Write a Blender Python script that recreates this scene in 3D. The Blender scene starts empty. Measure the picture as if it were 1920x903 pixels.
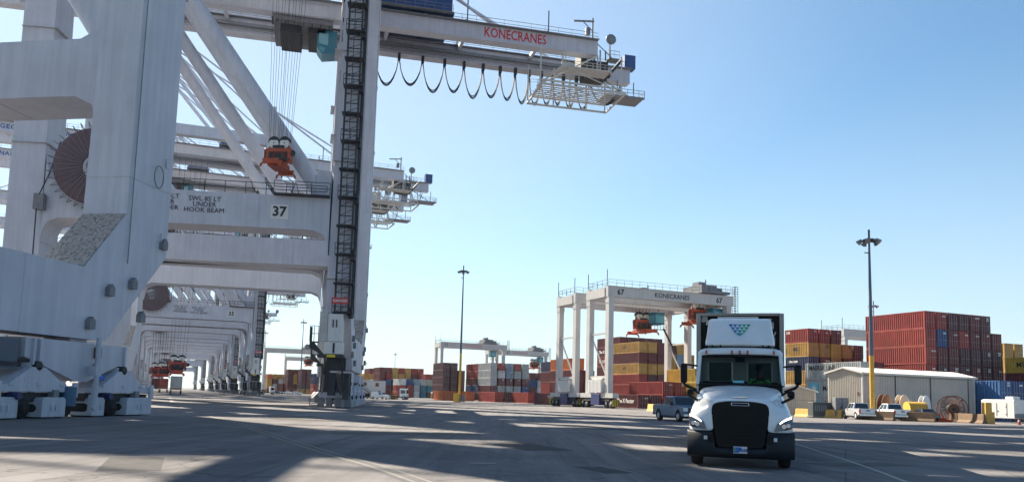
import bpy, bmesh, math, random
from mathutils import Vector, Matrix
random.seed(7)
PI = math.pi
sc = bpy.context.scene
C = sc.collection
# ------------------------------------------------------------------ camera, sky, sun, exposure
EYE = 1.55
FPX, CX, CY = 1500.0, 960.0, 583.0
PIT, ROLL = math.atan(160 / 1500), 0.027
cd = bpy.data.cameras.new('camera'); cam = bpy.data.objects.new('camera', cd); C.objects.link(cam)
RM = Matrix.Rotation(PI / 2 + PIT, 3, 'X') @ Matrix.Rotation(ROLL, 3, 'Z')
cam.matrix_world = Matrix.Translation((0, 0, EYE)) @ RM.to_4x4()
cd.sensor_width = 36; cd.lens = 36 * FPX / 1920; cd.shift_y = (CY - 451.5) / 1920
cd.clip_start = 0.1; cd.clip_end = 20000
sc.camera = cam
SUN_AZ, SUN_EL = -40.0, 38.0           # azimuth from +Y, clockwise positive
w = bpy.data.worlds.new('World'); sc.world = w; w.use_nodes = True
nt = w.node_tree; bg = nt.nodes['Background']
sky = nt.nodes.new('ShaderNodeTexSky'); sky.sky_type = 'NISHITA'; sky.sun_disc = False
sky.sun_elevation = math.radians(SUN_EL); sky.sun_rotation = math.radians(SUN_AZ)
sky.air_density = 1.1; sky.dust_density = 0.35; sky.ozone_density = 1.3; sky.altitude = 0
tc = nt.nodes.new('ShaderNodeTexCoord'); sx = nt.nodes.new('ShaderNodeSeparateXYZ'); nt.links.new(tc.outputs['Generated'], sx.inputs[0])
tint = nt.nodes.new('ShaderNodeMix'); tint.data_type = 'RGBA'; tint.blend_type = 'MULTIPLY'; tint.inputs[0].default_value = 1; tint.inputs[7].default_value = (.80, 1.05, 1.13, 1)
nt.links.new(sky.outputs[0], tint.inputs[6])
hzr = nt.nodes.new('ShaderNodeMapRange'); hzr.interpolation_type = 'SMOOTHSTEP'; hzr.inputs[1].default_value = -.05; hzr.inputs[2].default_value = .40; hzr.inputs[3].default_value = .70; hzr.inputs[4].default_value = 0; nt.links.new(sx.outputs[2], hzr.inputs[0])
hzm = nt.nodes.new('ShaderNodeMix'); hzm.data_type = 'RGBA'; hzm.inputs[7].default_value = (5.1, 5.95, 7.1, 1)      # pale air low over the horizon
dt = nt.nodes.new('ShaderNodeVectorMath'); dt.operation = 'DOT_PRODUCT'; dt.inputs[1].default_value = (math.sin(math.radians(SUN_AZ)) * .86, math.cos(math.radians(SUN_AZ)) * .86, .5); nt.links.new(tc.outputs['Generated'], dt.inputs[0])
glr = nt.nodes.new('ShaderNodeMapRange'); glr.interpolation_type = 'SMOOTHSTEP'; glr.inputs[1].default_value = .45; glr.inputs[2].default_value = 1.0; glr.inputs[3].default_value = 0; glr.inputs[4].default_value = .62; nt.links.new(dt.outputs['Value'], glr.inputs[0])
skn = nt.nodes.new('ShaderNodeTexNoise'); skn.inputs['Scale'].default_value = 2.2; skn.inputs['Detail'].default_value = 4; nt.links.new(tc.outputs['Generated'], skn.inputs['Vector'])
skr = nt.nodes.new('ShaderNodeMapRange'); skr.inputs[3].default_value = -.05; skr.inputs[4].default_value = .05; nt.links.new(skn.outputs[0], skr.inputs[0])
mxx = nt.nodes.new('ShaderNodeMath'); mxx.operation = 'MAXIMUM'; nt.links.new(hzr.outputs[0], mxx.inputs[0]); nt.links.new(glr.outputs[0], mxx.inputs[1])
adx = nt.nodes.new('ShaderNodeMath'); adx.operation = 'ADD'; adx.use_clamp = True; nt.links.new(mxx.outputs[0], adx.inputs[0]); nt.links.new(skr.outputs[0], adx.inputs[1])
nt.links.new(adx.outputs[0], hzm.inputs[0]); nt.links.new(tint.outputs[2], hzm.inputs[6])
nt.links.new(hzm.outputs[2], bg.inputs[0]); bg.inputs[1].default_value = 0.05
sl = bpy.data.lights.new('sun', 'SUN'); so = bpy.data.objects.new('sun', sl); C.objects.link(so)
sl.energy = 5.0; sl.angle = math.radians(0.45); sl.color = (1.0, 0.89, 0.72)
a_, e_ = math.radians(SUN_AZ), math.radians(SUN_EL)
sdir = Vector((math.sin(a_) * math.cos(e_), math.cos(a_) * math.cos(e_), math.sin(e_)))
so.rotation_euler = sdir.to_track_quat('Z', 'Y').to_euler()
sc.view_settings.view_transform = 'Standard'; sc.view_settings.look = 'None'
sc.view_settings.exposure = 1.55; sc.view_settings.gamma = 1

# ------------------------------------------------------------------ geometry of the place
def ray(px, py):
    return RM @ Vector(((px - CX) / FPX, -(py - CY) / FPX, -1))
def ground(px, py, z=0):
    d = ray(px, py); t = (z - EYE) / d.z
    return Vector((d.x * t, d.y * t, z))
def at(px, dep):                        # ground point at that distance under that bearing
    d0 = RM.transposed(); lo, hi = -3000.0, 3000.0
    for _ in range(50):
        m = (lo + hi) / 2; v = d0 @ Vector((m, dep, -EYE))
        if CX + FPX * v.x / -v.z < px: lo = m
        else: hi = m
    return Vector((lo, dep, 0))

# ------------------------------------------------------------------ materials
MATS = {}
def mat(name, col, rough=0.55, metal=0.0, var=0.12, scale=1.2, streak=0.0, bump=0.0, coat=0.0, col2=None, spots=0.0, trans=0.0, emit=0.0, spec=0.5, sp_scale=3.2):
    if name in MATS: return MATS[name]
    m = bpy.data.materials.new(name); m.use_nodes = True; n = m.node_tree; N = n.nodes; L = n.links
    b = N['Principled BSDF']
    b.inputs['Roughness'].default_value = rough; b.inputs['Metallic'].default_value = metal
    b.inputs['Coat Weight'].default_value = coat; b.inputs['Specular IOR Level'].default_value = spec
    if trans: b.inputs['Transmission Weight'].default_value = trans
    if emit:
        b.inputs['Emission Color'].default_value = (*col, 1); b.inputs['Emission Strength'].default_value = emit
    g = N.new('ShaderNodeNewGeometry')
    no = N.new('ShaderNodeTexNoise'); no.inputs['Scale'].default_value = scale; no.inputs['Detail'].default_value = 5; no.inputs['Roughness'].default_value = .62
    L.new(g.outputs['Position'], no.inputs['Vector'])
    r = N.new('ShaderNodeMapRange'); r.inputs[1].default_value = .3; r.inputs[2].default_value = .7; r.inputs[3].default_value = 1 - var; r.inputs[4].default_value = 1 + var * .5
    L.new(no.outputs[0], r.inputs[0]); last = r.outputs[0]
    if streak:
        mp = N.new('ShaderNodeMapping'); mp.inputs['Scale'].default_value = (2.6, 2.6, 0.16); L.new(g.outputs['Position'], mp.inputs[0])
        n2 = N.new('ShaderNodeTexNoise'); n2.inputs['Scale'].default_value = 1.0; n2.inputs['Detail'].default_value = 6; n2.inputs['Roughness'].default_value = .7; L.new(mp.outputs[0], n2.inputs['Vector'])
        r2 = N.new('ShaderNodeMapRange'); r2.inputs[1].default_value = .38; r2.inputs[2].default_value = .62; r2.inputs[3].default_value = 1 - streak; r2.inputs[4].default_value = 1
        L.new(n2.outputs[0], r2.inputs[0]); mu = N.new('ShaderNodeMath'); mu.operation = 'MULTIPLY'; L.new(last, mu.inputs[0]); L.new(r2.outputs[0], mu.inputs[1]); last = mu.outputs[0]
    vm = N.new('ShaderNodeVectorMath'); vm.operation = 'SCALE'; vm.inputs[0].default_value = col; L.new(last, vm.inputs['Scale'])
    out = vm.outputs[0]
    if col2:
        mp = N.new('ShaderNodeMapping'); mp.inputs['Scale'].default_value = (1, 1, .45); L.new(g.outputs['Position'], mp.inputs[0])
        n3 = N.new('ShaderNodeTexNoise'); n3.inputs['Scale'].default_value = sp_scale; n3.inputs['Detail'].default_value = 8; n3.inputs['Roughness'].default_value = .72; L.new(mp.outputs[0], n3.inputs['Vector'])
        r3 = N.new('ShaderNodeMapRange'); r3.inputs[1].default_value = .62 - spots; r3.inputs[2].default_value = .68 - spots * .8; L.new(n3.outputs[0], r3.inputs[0])
        mx = N.new('ShaderNodeMix'); mx.data_type = 'RGBA'; L.new(r3.outputs[0], mx.inputs[0]); L.new(out, mx.inputs[6]); mx.inputs[7].default_value = (*col2, 1); out = mx.outputs[2]
    L.new(out, b.inputs['Base Color'])
    if bump:
        bu = N.new('ShaderNodeBump'); bu.inputs['Strength'].default_value = bump; bu.inputs['Distance'].default_value = .05; L.new(no.outputs[0], bu.inputs['Height']); L.new(bu.outputs[0], b.inputs['Normal'])
    MATS[name] = m
    return m
STEEL = mat('crane_paint', (.50, .525, .60), .55, var=.11, scale=.35, streak=.13, col2=(.27, .24, .23), spots=-.035)
STEEL2 = mat('yard_crane_paint', (.50, .495, .49), .5, var=.1, scale=.5, streak=.10)
GUARD = mat('wheel_guard_paint', (.47, .51, .58), .5, var=.14, scale=1.4, streak=.18, col2=(.25, .2, .17), spots=-.04)
SEAM = mat('weld_seam', (.43, .44, .47), .6, var=.3, scale=3)
SPECK = mat('speckled_plate', (.38, .35, .33), .8, var=.3, scale=6, col2=(.13, .125, .125), spots=.12, sp_scale=7)  # mid-grey plate broken up by dark noise speckles
DARKST = mat('dark_steel', (.022, .025, .033), .6, var=.3, scale=2)
MIDST = mat('grey_steel', (.17, .18, .20), .55, var=.25, scale=2)
PALEST = mat('pale_steel', (.50, .50, .49), .55, var=.18, scale=2)
RUST = mat('rusty_steel', (.17, .08, .05), .85, var=.4, scale=5)
RUBBER = mat('rubber', (.018, .018, .02), .85, var=.3, scale=6)
CABLE = mat('cable_black', (.012, .013, .017), .6, var=.1)
REELRED = mat('reel_cable', (.12, .075, .09), .75, var=.25, scale=4)
ORANGE = mat('spreader_orange', (.42, .065, .02), .55, var=.35, scale=3, col2=(.06, .04, .035), spots=.03)
BLUEHS = mat('machinery_blue', (.015, .06, .20), .45, var=.15)
TEAL = mat('cab_teal', (.02, .16, .24), .35, var=.15)
GLASSD = mat('dark_glass', (.015, .02, .028), .06, var=.0, spec=.8)
GLASSB = mat('cab_glass', (.10, .33, .42), .08, var=.0)
WHITEP = mat('white_panel', (.62, .62, .61), .5, var=.06, scale=2)
BLACKP = mat('black_lettering', (.015, .015, .016), .6, var=0)
REDL = mat('red_lettering', (.50, .015, .035), .5, var=0)
BLUEL = mat('blue_lettering', (.02, .07, .26), .5, var=0)
REDP = mat('red_sign', (.45, .03, .03), .5, var=.05)
YEL = mat('yellow_paint', (.62, .36, .05), .6, var=.2, scale=3, col2=(.20, .13, .07), spots=-.04)
HAZY = mat('hazard_yellow', (.65, .48, .03), .6, var=.1)
NAVY = mat('navy_box', (.02, .03, .12), .5, var=.2)
SIGNB = mat('sign_blue', (.02, .12, .5), .5, var=0)
GALV = mat('galvanised_steel', (.10, .13, .17), .5, metal=.3, var=.2, scale=3)
WOOD = mat('old_wood', (.26, .13, .07), .85, var=.35, scale=6)

def ground_material():
    m = bpy.data.materials.new('apron_concrete'); m.use_nodes = True; n = m.node_tree; N = n.nodes; L = n.links; b = N['Principled BSDF']
    g = N.new('ShaderNodeNewGeometry')
    def noise(sc_, det=6, ro=.6, vec=None, dist=0):
        t = N.new('ShaderNodeTexNoise'); t.inputs['Scale'].default_value = sc_; t.inputs['Detail'].default_value = det; t.inputs['Roughness'].default_value = ro; t.inputs['Distortion'].default_value = dist
        L.new(vec or g.outputs['Position'], t.inputs['Vector']); return t.outputs[0]
    def rng(s, a, b_, c, d):
        r = N.new('ShaderNodeMapRange'); r.inputs[1].default_value = a; r.inputs[2].default_value = b_; r.inputs[3].default_value = c; r.inputs[4].default_value = d; L.new(s, r.inputs[0]); return r.outputs[0]
    def mul(a, b_):
        t = N.new('ShaderNodeMath'); t.operation = 'MULTIPLY'; L.new(a, t.inputs[0]); L.new(b_, t.inputs[1]); return t.outputs[0]
    big = rng(noise(.05, 5, .6), .35, .65, .80, 1.12)
    med = rng(noise(.7, 6, .7), .3, .7, .86, 1.08)
    fine = rng(noise(26, 4, .8), .3, .7, .80, 1.14)
    mp = N.new('ShaderNodeMapping'); mp.inputs['Rotation'].default_value = (0, 0, math.radians(-24)); mp.inputs['Scale'].default_value = (1.2, .05, 1); L.new(g.outputs['Position'], mp.inputs[0])
    tracks = rng(noise(1.0, 5, .65, mp.outputs[0], .3), .42, .60, .82, 1.05)
    stain = rng(noise(.9, 8, .75, None, .6), .62, .69, 1.0, .62)
    vo = N.new('ShaderNodeTexVoronoi'); vo.feature = 'DISTANCE_TO_EDGE'; vo.inputs['Scale'].default_value = .10
    nz = N.new('ShaderNodeTexNoise'); nz.inputs['Scale'].default_value = .8; nz.inputs['Detail'].default_value = 6; L.new(g.outputs['Position'], nz.inputs['Vector'])
    vm = N.new('ShaderNodeVectorMath'); vm.operation = 'MULTIPLY_ADD'; L.new(nz.outputs['Color'], vm.inputs[0]); vm.inputs[1].default_value = (2.2, 2.2, 0); L.new(g.outputs['Position'], vm.inputs[2]); L.new(vm.outputs[0], vo.inputs['Vector'])
    crack = rng(vo.outputs['Distance'], .0008, .0030, .62, 1.0)
    br = N.new('ShaderNodeTexBrick'); br.inputs['Scale'].default_value = 1; br.inputs['Brick Width'].default_value = 7.5; br.inputs['Row Height'].default_value = 5.2; br.inputs['Mortar Size'].default_value = .022; br.inputs['Mortar Smooth'].default_value = .3
    br.inputs['Color1'].default_value = (.93,.93,.93,1); br.inputs['Color2'].default_value = (1.05,1.05,1.05,1); br.inputs['Mortar'].default_value = (.66,.66,.66,1)
    m3 = N.new('ShaderNodeMapping'); m3.inputs['Rotation'].default_value = (0, 0, math.radians(22.6)); L.new(g.outputs['Position'], m3.inputs[0]); L.new(m3.outputs[0], br.inputs['Vector'])
    sl_ = N.new('ShaderNodeSeparateColor'); L.new(br.outputs['Color'], sl_.inputs[0])
    mp2 = N.new('ShaderNodeMapping'); mp2.inputs['Rotation'].default_value = (0, 0, math.radians(38)); mp2.inputs['Scale'].default_value = (2.2, .06, 1); L.new(g.outputs['Position'], mp2.inputs[0])
    tr2 = rng(noise(1.0, 3, .5, mp2.outputs[0], .2), .60, .66, 1.0, .84)
    spot = rng(noise(2.6, 5, .7, None, .2), .70, .73, 1.0, .55)
    v = mul(mul(mul(big, sl_.outputs[0]), tr2), spot)
    for s in (med, fine, tracks, stain, crack): v = mul(v, s)
    sc2 = N.new('ShaderNodeVectorMath'); sc2.operation = 'SCALE'; sc2.inputs[0].default_value = (.222, .212, .215); L.new(v, sc2.inputs['Scale'])
    L.new(sc2.outputs[0], b.inputs['Base Color']); b.inputs['Roughness'].default_value = .95; b.inputs['Specular IOR Level'].default_value = .05
    bu = N.new('ShaderNodeBump'); bu.inputs['Strength'].default_value = .55; bu.inputs['Distance'].default_value = .02; L.new(noise(18, 5, .75), bu.inputs['Height']); L.new(bu.outputs[0], b.inputs['Normal'])
    return m

# ------------------------------------------------------------------ mesh helpers
class MB:
    def __init__(s): s.v = []; s.f = []; s.m = []; s.sm = []
    def add(s, vs, fs, mi=0, smooth=False):
        k = len(s.v); s.v += [tuple(v) for v in vs]
        for f in fs: s.f.append([i + k for i in f]); s.m.append(mi); s.sm.append(smooth)
        return s
    def box(s, x0, x1, y0, y1, z0, z1, mi=0):
        if x0 > x1: x0, x1 = x1, x0
        if y0 > y1: y0, y1 = y1, y0
        if z0 > z1: z0, z1 = z1, z0
        return s.add([(x0,y0,z0),(x1,y0,z0),(x1,y1,z0),(x0,y1,z0),(x0,y0,z1),(x1,y0,z1),(x1,y1,z1),(x0,y1,z1)],
                     [(3,2,1,0),(4,5,6,7),(0,1,5,4),(1,2,6,5),(2,3,7,6),(3,0,4,7)], mi)
    def tube(s, p0, p1, r, n=6, r1=None, mi=0, caps=True, smooth=True):
        p0 = Vector(p0); p1 = Vector(p1); d = (p1 - p0)
        if d.length < 1e-6: return s
        d.normalize(); up = Vector((0,0,1)) if abs(d.z) < .95 else Vector((1,0,0))
        a = d.cross(up).normalized(); b = d.cross(a); r1 = r if r1 is None else r1
        vs = []
        for p, rr in ((p0, r), (p1, r1)):
            for i in range(n):
                t = 2 * PI * (i + .5) / n; vs.append(p + (a * math.cos(t) + b * math.sin(t)) * rr)
        fs = [(i, i + n, (i + 1) % n + n, (i + 1) % n) for i in range(n)]
        s.add(vs, fs, mi, smooth and n > 5)
        if caps: s.add(vs, [tuple(range(n)), tuple(reversed(range(n, 2 * n)))], mi)
        return s
    def beam(s, p0, p1, w_, h_, mi=0):      # rectangular bar, w horizontal, h the other way
        p0 = Vector(p0); p1 = Vector(p1); d = (p1 - p0).normalized(); up = Vector((0,0,1)) if abs(d.z) < .98 else Vector((0,1,0))
        a = d.cross(up).normalized() * w_ / 2; b = a.cross(d).normalized() * h_ / 2
        vs = [p0 - a - b, p0 + a - b, p0 + a + b, p0 - a + b, p1 - a - b, p1 + a - b, p1 + a + b, p1 - a + b]
        return s.add(vs, [(0,1,2,3),(7,6,5,4),(1,0,4,5),(2,1,5,6),(3,2,6,7),(0,3,7,4)], mi)
    def poly(s, pts, r, n=5, mi=0):
        for a, b in zip(pts, pts[1:]): s.tube(a, b, r, n, mi=mi, caps=False)
        return s
    def prism(s, pts, axis, a0, a1, mi=0):   # outline in the two other axes, extruded along axis
        def mk(p, a):
            return (a, p[0], p[1]) if axis == 'x' else (p[0], a, p[1]) if axis == 'y' else (p[0], p[1], a)
        n = len(pts); vs = [mk(p, a0) for p in pts] + [mk(p, a1) for p in pts]
        return s.add(vs, [tuple(range(n)), tuple(reversed(range(n, 2 * n)))] + [(i + n, (i + 1) % n + n, (i + 1) % n, i) for i in range(n)], mi)
    def disc(s, c, ax, r, w_, n=20, mi=0, rin=0):   # wheel shape around axis 'x' or 'y'
        prof = [(rin, -w_/2), (r*.93, -w_/2), (r, -w_*.36), (r, w_*.36), (r*.93, w_/2), (rin, w_/2)]
        vs = []
        for rr, t in prof:
            for i in range(n):
                an = 2*PI*i/n; p, q = rr*math.cos(an), rr*math.sin(an)
                vs.append((c[0]+t, c[1]+p, c[2]+q) if ax == 'x' else (c[0]+p, c[1]+t, c[2]+q) if ax == 'y' else (c[0]+p, c[1]+q, c[2]+t))
        fs = []
        for j in range(len(prof)-1):
            for i in range(n): fs.append((j*n+i, j*n+(i+1)%n, (j+1)*n+(i+1)%n, (j+1)*n+i))
        return s.add(vs, fs, mi, True)
    def rail(s, p0, p1, h=1.1, r=.035, step=2.0):
        p0 = Vector(p0); p1 = Vector(p1); n = max(1, round((p1-p0).length/step)); u = Vector((0,0,1))
        for k in (1, .5): s.tube(p0+u*h*k, p1+u*h*k, r, 4, caps=False)
        for i in range(n+1):
            q = p0.lerp(p1, i/n); s.tube(q, q+u*h, r, 4, caps=False)
        return s
    def grid(s, rows, mi=0, smooth=True, close=False):   # rows of equal length
        n = len(rows[0]); vs = [p for r in rows for p in r]; fs = []
        for j in range(len(rows)-1):
            for i in range(n-1 if not close else n): fs.append((j*n+i, j*n+(i+1)%n, (j+1)*n+(i+1)%n, (j+1)*n+i))
        return s.add(vs, fs, mi, smooth)
    def build(s, name, mats, parent=None, bevel=0, subd=0, fix=True, solid=0):
        me = bpy.data.meshes.new(name); me.from_pydata(s.v, [], s.f)
        if not isinstance(mats, (list, tuple)): mats = [mats]
        for m in mats: me.materials.append(m)
        me.polygons.foreach_set('material_index', s.m); me.polygons.foreach_set('use_smooth', s.sm); me.update()
        if fix:
            bm = bmesh.new(); bm.from_mesh(me)
            if bevel or subd or solid: bmesh.ops.remove_doubles(bm, verts=bm.verts, dist=.0005)
            bmesh.ops.recalc_face_normals(bm, faces=bm.faces); bm.to_mesh(me); bm.free()
        o = bpy.data.objects.new(name, me); C.objects.link(o)
        if parent: o.parent = parent
        if solid:
            q = o.modifiers.new('s', 'SOLIDIFY'); q.thickness = solid; q.offset = -1
        if bevel:
            q = o.modifiers.new('b', 'BEVEL'); q.width = bevel; q.segments = 2; q.limit_method = 'ANGLE'; q.angle_limit = math.radians(40); q.harden_normals = False
        if subd:
            q = o.modifiers.new('u', 'SUBSURF'); q.levels = subd; q.render_levels = subd
        return o
def tag(o, label=None, cat=None, group=None, kind=None):
    if label: o['label'] = label
    if cat: o['category'] = cat
    if group: o['group'] = group
    if kind: o['kind'] = kind
    return o
def thing(name, label, cat, loc=(0,0,0), az=0, group=None):
    o = bpy.data.objects.new(name, None); C.objects.link(o); o.location = loc; o.rotation_euler = (0,0,-math.radians(az)); o.empty_display_size = .5
    return tag(o, label, cat, group)
def kids(o): return [c for c in ALLC.get(o.name, [])]
def copy_tree(o, loc, az, label, parent=None):
    ch = [c for c in bpy.data.objects if c.parent == o]
    c = o.copy(); C.objects.link(c); c.location = loc; c.rotation_euler = (0,0,-math.radians(az)); c['label'] = label
    for k in ch:
        k2 = k.copy(); C.objects.link(k2); k2.parent = c
        for g in [g for g in bpy.data.objects if g.parent == k]:
            g2 = g.copy(); C.objects.link(g2); g2.parent = k2
    return c
def text(body, size, m, parent, loc, rot=(PI/2, 0, 0), name='lettering', bold=0.0, sx=1.0, align='CENTER', space=1.0, ls=1.0):
    cu = bpy.data.curves.new('t', 'FONT'); cu.body = body; cu.size = size; cu.align_x = align; cu.align_y = 'CENTER'; cu.extrude = .004
    cu.offset = bold; cu.space_character = space; cu.resolution_u = 2; cu.space_line = ls
    t = bpy.data.objects.new('t', cu); C.objects.link(t); bpy.context.view_layer.update()
    me = bpy.data.meshes.new_from_object(t.evaluated_get(bpy.context.evaluated_depsgraph_get())); bpy.data.objects.remove(t); bpy.data.curves.remove(cu)
    me.materials.clear(); me.materials.append(m)
    o = bpy.data.objects.new(name, me); C.objects.link(o); o.parent = parent; o.location = loc; o.rotation_euler = rot; o.scale = (sx, 1, 1)
    return o

# ------------------------------------------------------------------ ground, rail, painted lines
gm = MB(); gm.add([(-4000,-300,0),(4000,-300,0),(4000,9000,0),(-4000,9000,0)], [(0,1,2,3)])
tag(gm.build('ground', ground_material()), kind='structure')
def strip(name, pts, wd, z, m, kind='structure'):
    b = MB(); L_, R_ = [], []
    for i, p in enumerate(pts):
        a = pts[max(0, i-1)]; c = pts[min(len(pts)-1, i+1)]; t = (c - a).normalized(); nrm = Vector((-t.y, t.x, 0))
        L_.append(p + nrm*wd/2 + Vector((0,0,z))); R_.append(p - nrm*wd/2 + Vector((0,0,z)))
    b.grid([L_, R_], smooth=False); return tag(b.build(name, m), kind=kind)
def spline(pts, n=6):
    out = []
    for i in range(len(pts)-1):
        p0 = pts[max(0,i-1)]; p1 = pts[i]; p2 = pts[i+1]; p3 = pts[min(len(pts)-1,i+2)]
        for k in range(n):
            t = k/n; out.append(.5*((2*p1)+(p2-p0)*t+(2*p0-5*p1+4*p2-p3)*t*t+(3*p1-p0-3*p2+p3)*t**3))
    return out + [pts[-1]]
RAILM = mat('rail_groove', (.035, .035, .04), .6, var=.3)
RAILH = mat('rail_head', (.20, .19, .18), .7, spec=.2, metal=.1, var=.3, scale=3)
rp = spline([ground(1010, 990), ground(775, 903), ground(690, 873), ground(600, 847), ground(520, 821), ground(455, 798), ground(395, 780), ground(340, 763), ground(322, 752), ground(318, 744)])
strip('crane_rail_groove', rp, .30, .004, RAILM)
strip('crane_rail', rp, .11, .010, RAILH)
CURB = mat('pale_joint', (.24, .225, .21), .8, var=.2, scale=4, spec=.08)
rq = [p + Vector((.30, .06, 0)) for p in rp]
strip('joint_strip', rq, .09, .006, CURB)
LINE = mat('worn_line_paint', (.36, .35, .33), .8, var=.3, scale=5, col2=(.22, .2, .18), spots=.0)
strip('lane_line', spline([ground(1488, 830), ground(1560, 853), ground(1640, 880), ground(1705, 905), ground(1800, 942)]), .11, .005, LINE)
for q in (((1760,851),(1795,857)), ((1570,822),(1604,826)), ((1895,812),(1925,815)), ((1483,814),(1500,817))):
    strip('lane_line', [ground(*q[0]), ground(*q[1])], .10, .005, LINE)
CRK = mat('ground_crack', (.07, .06, .055), .95, var=.3)
cp = [ground(82, 846), ground(100, 843), ground(118, 843.5), ground(138, 840), ground(156, 838.5), ground(170, 840), ground(186, 840.5), ground(200, 842)]
strip('ground_crack', spline(cp, 3), .035, .003, CRK)

JT = mat('joint_seam', (.05, .05, .052), .95, var=.4, scale=3)
for k_, (pa, pb) in enumerate((((1000, 870), (690, 778)), ((1250, 900), (820, 779)), ((60, 899), (1300, 802)), ((820, 900), (1900, 842)), ((120, 812), (900, 784)), ((1500, 880), (1120, 790)))):
    A_, B_ = ground(*pa), ground(*pb); pts_ = [A_.lerp(B_, i/14) + Vector((random.uniform(-.05,.05), random.uniform(-.05,.05), 0)) for i in range(15)]
    strip('ground_crack', pts_, .028, .003+.0005*k_, JT)
PATCH = mat('asphalt_patch', (.10, .098, .10), .95, var=.25, scale=3, bump=.2, spec=.05)
PATCH2 = mat('concrete_patch', (.155, .147, .14), .95, var=.25, scale=3, bump=.2, spec=.05)
for px, py, wd, ln, az, m_, z_ in ((250, 868, 1.1, 3.2, -22, PATCH, .002), (980, 835, 1.6, 4.4, -22, PATCH, .002), (760, 812, 2.2, 6.0, 68, PATCH2, .002), (1130, 880, .7, 1.6, -22, PATCH, .002), (1610, 870, 1.2, 3.0, 68, PATCH2, .0022), (560, 783, 3.0, 9, -22, PATCH2, .002), (1100, 800, 2.4, 7, -22, PATCH, .002)):
    c_ = ground(px, py); a_ = math.radians(az); u_ = Vector((math.sin(a_), math.cos(a_), 0))
    strip('pavement_patch', [c_ - u_*ln/2, c_ + u_*ln/2], wd, z_, m_)
DRN = mat('drain_iron', (.03, .03, .032), .6, var=.3, scale=20)
for px, py in ((905, 868), (1225, 846)):
    q = MB(); q.disc((0, 0, .004), 'z', .34, .006, 24); o_ = q.build('manhole_cover', DRN); o_.location = ground(px, py); tag(o_, 'round iron manhole cover in the paving ' + ('left of the truck nearest the viewer' if px < 1000 else 'just left of the white truck'), 'manhole cover')
# ------------------------------------------------------------------ ship-to-shore cranes
GAUGE, SP = 30.5, 23.0
LX0, LX1 = -1.6, .95          # landside leg across
def leg_poly(s):              # outline in (Y, Z) of the leg at Y = 0 (s=1: inward is +Y)
    p = [(-1.9, 70), (2.3, 70), (2.3, 10.6), (5.2, 7.3), (5.2, 3.8), (3.2, 3.8), (-1.5, 8.9)]
    return [(s*y, z) for y, z in p]
BOGC = 4.7
def bogie(root, yc, xc, s):   # yc centre along rail
    XW = 1.35
    b = MB()   # main equaliser
    P = [(-3.7,3.62),(-3.7,2.75),(-3.0,2.55),(-.3,1.72),(.5,1.72),(2.6,2.5),(3.4,2.7),(3.4,3.45),(3.2,3.62)]
    b.prism([(yc+y, z) for y, z in P], 'x', xc-.95, xc+.95)
    for y in (-3.3, -2.9, 3.2): b.box(xc+.95, xc+1.1, yc+y-.06, yc+y+.06, 2.4, 3.6)
    b.box(xc-.7, xc+.7, yc-.6, yc+.6, 3.62, 3.8)
    eq = b.build('equalizer_beam', STEEL, root)
    for cc in (-3.05, 3.05):
        b = MB(); P = [(-2.5,1.2),(2.5,1.2),(2.5,1.42),(1.7,1.55),(.42,2.30),(-.42,2.30),(-1.7,1.55),(-2.5,1.42)]
        b.prism([(yc+cc+y, z) for y, z in P], 'x', xc-.75, xc+XW-.15)
        b.box(xc+XW-.15, xc+XW-.02, yc+cc-2.5, yc+cc-2.2, .95, 1.65); b.box(xc+XW-.15, xc+XW-.02, yc+cc+2.2, yc+cc+2.5, .95, 1.65)
        b.box(xc-.5, xc+1.0, yc+cc-.35, yc+cc+.35, 2.2, 2.5)
        b.box(xc+XW-.15, xc+XW-.10, yc+cc-1.7, yc+cc-1.45, 1.45, 1.6); b.box(xc+XW-.15, xc+XW-.10, yc+cc-.1, yc+cc+.15, 1.45, 1.6); b.box(xc+XW-.15, xc+XW-.10, yc+cc+1.4, yc+cc+1.65, 1.45, 1.6)
        sb = b.build('bogie_frame', STEEL, root, bevel=.02)
        q = MB(); q.tube((xc+.9, yc+cc-1.35, 1.02), (xc+1.5, yc+cc-1.35, 1.02), .17, 10); q.build('drive_motor', NAVY, sb)
        q = MB(); q.box(xc+1.0, xc+1.32, yc+cc+.9, yc+cc+1.25, .86, 1.3); q.build('brake_box', MIDST, sb)
        d = MB(); d.box(xc-.6, xc+.9, yc+cc-2.5, yc+cc+2.5, .75, 1.14); d.tube((xc+.7, yc+cc, 2.36), (xc+1.2, yc+cc, 2.36), .22, 10); d.build('axle_beam', DARKST, sb)
        for wy in (-2.1, -.62, .62, 2.1):
            wb = MB(); wb.disc((xc+.45, yc+cc+wy, .46), 'x', .46, 1.2, 18); wb.disc((xc+.45, yc+cc+wy, .46), 'x', .2, 1.3, 10); wb.build('wheel', RUBBER, sb)
    for g0, g1 in ((-5.7,-4.3),(-2.85,-1.35),(.55,1.45),(3.25,5.4)):
        b = MB(); b.prism([(yc+g0,.06),(yc+g1,.06),(yc+g1,.84),(yc+g1-.12,.96),(yc+g0+.12,.96),(yc+g0,.84)], 'x', xc-.2, xc+XW)
        b.box(xc+XW, xc+XW+.05, yc+(g0+g1)/2-.22, yc+(g0+g1)/2-.08, .35, .62); b.box(xc+XW, xc+XW+.05, yc+(g0+g1)/2+.08, yc+(g0+g1)/2+.22, .35, .62)
        b.build('wheel_guard', GUARD, root, bevel=.02)
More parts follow.
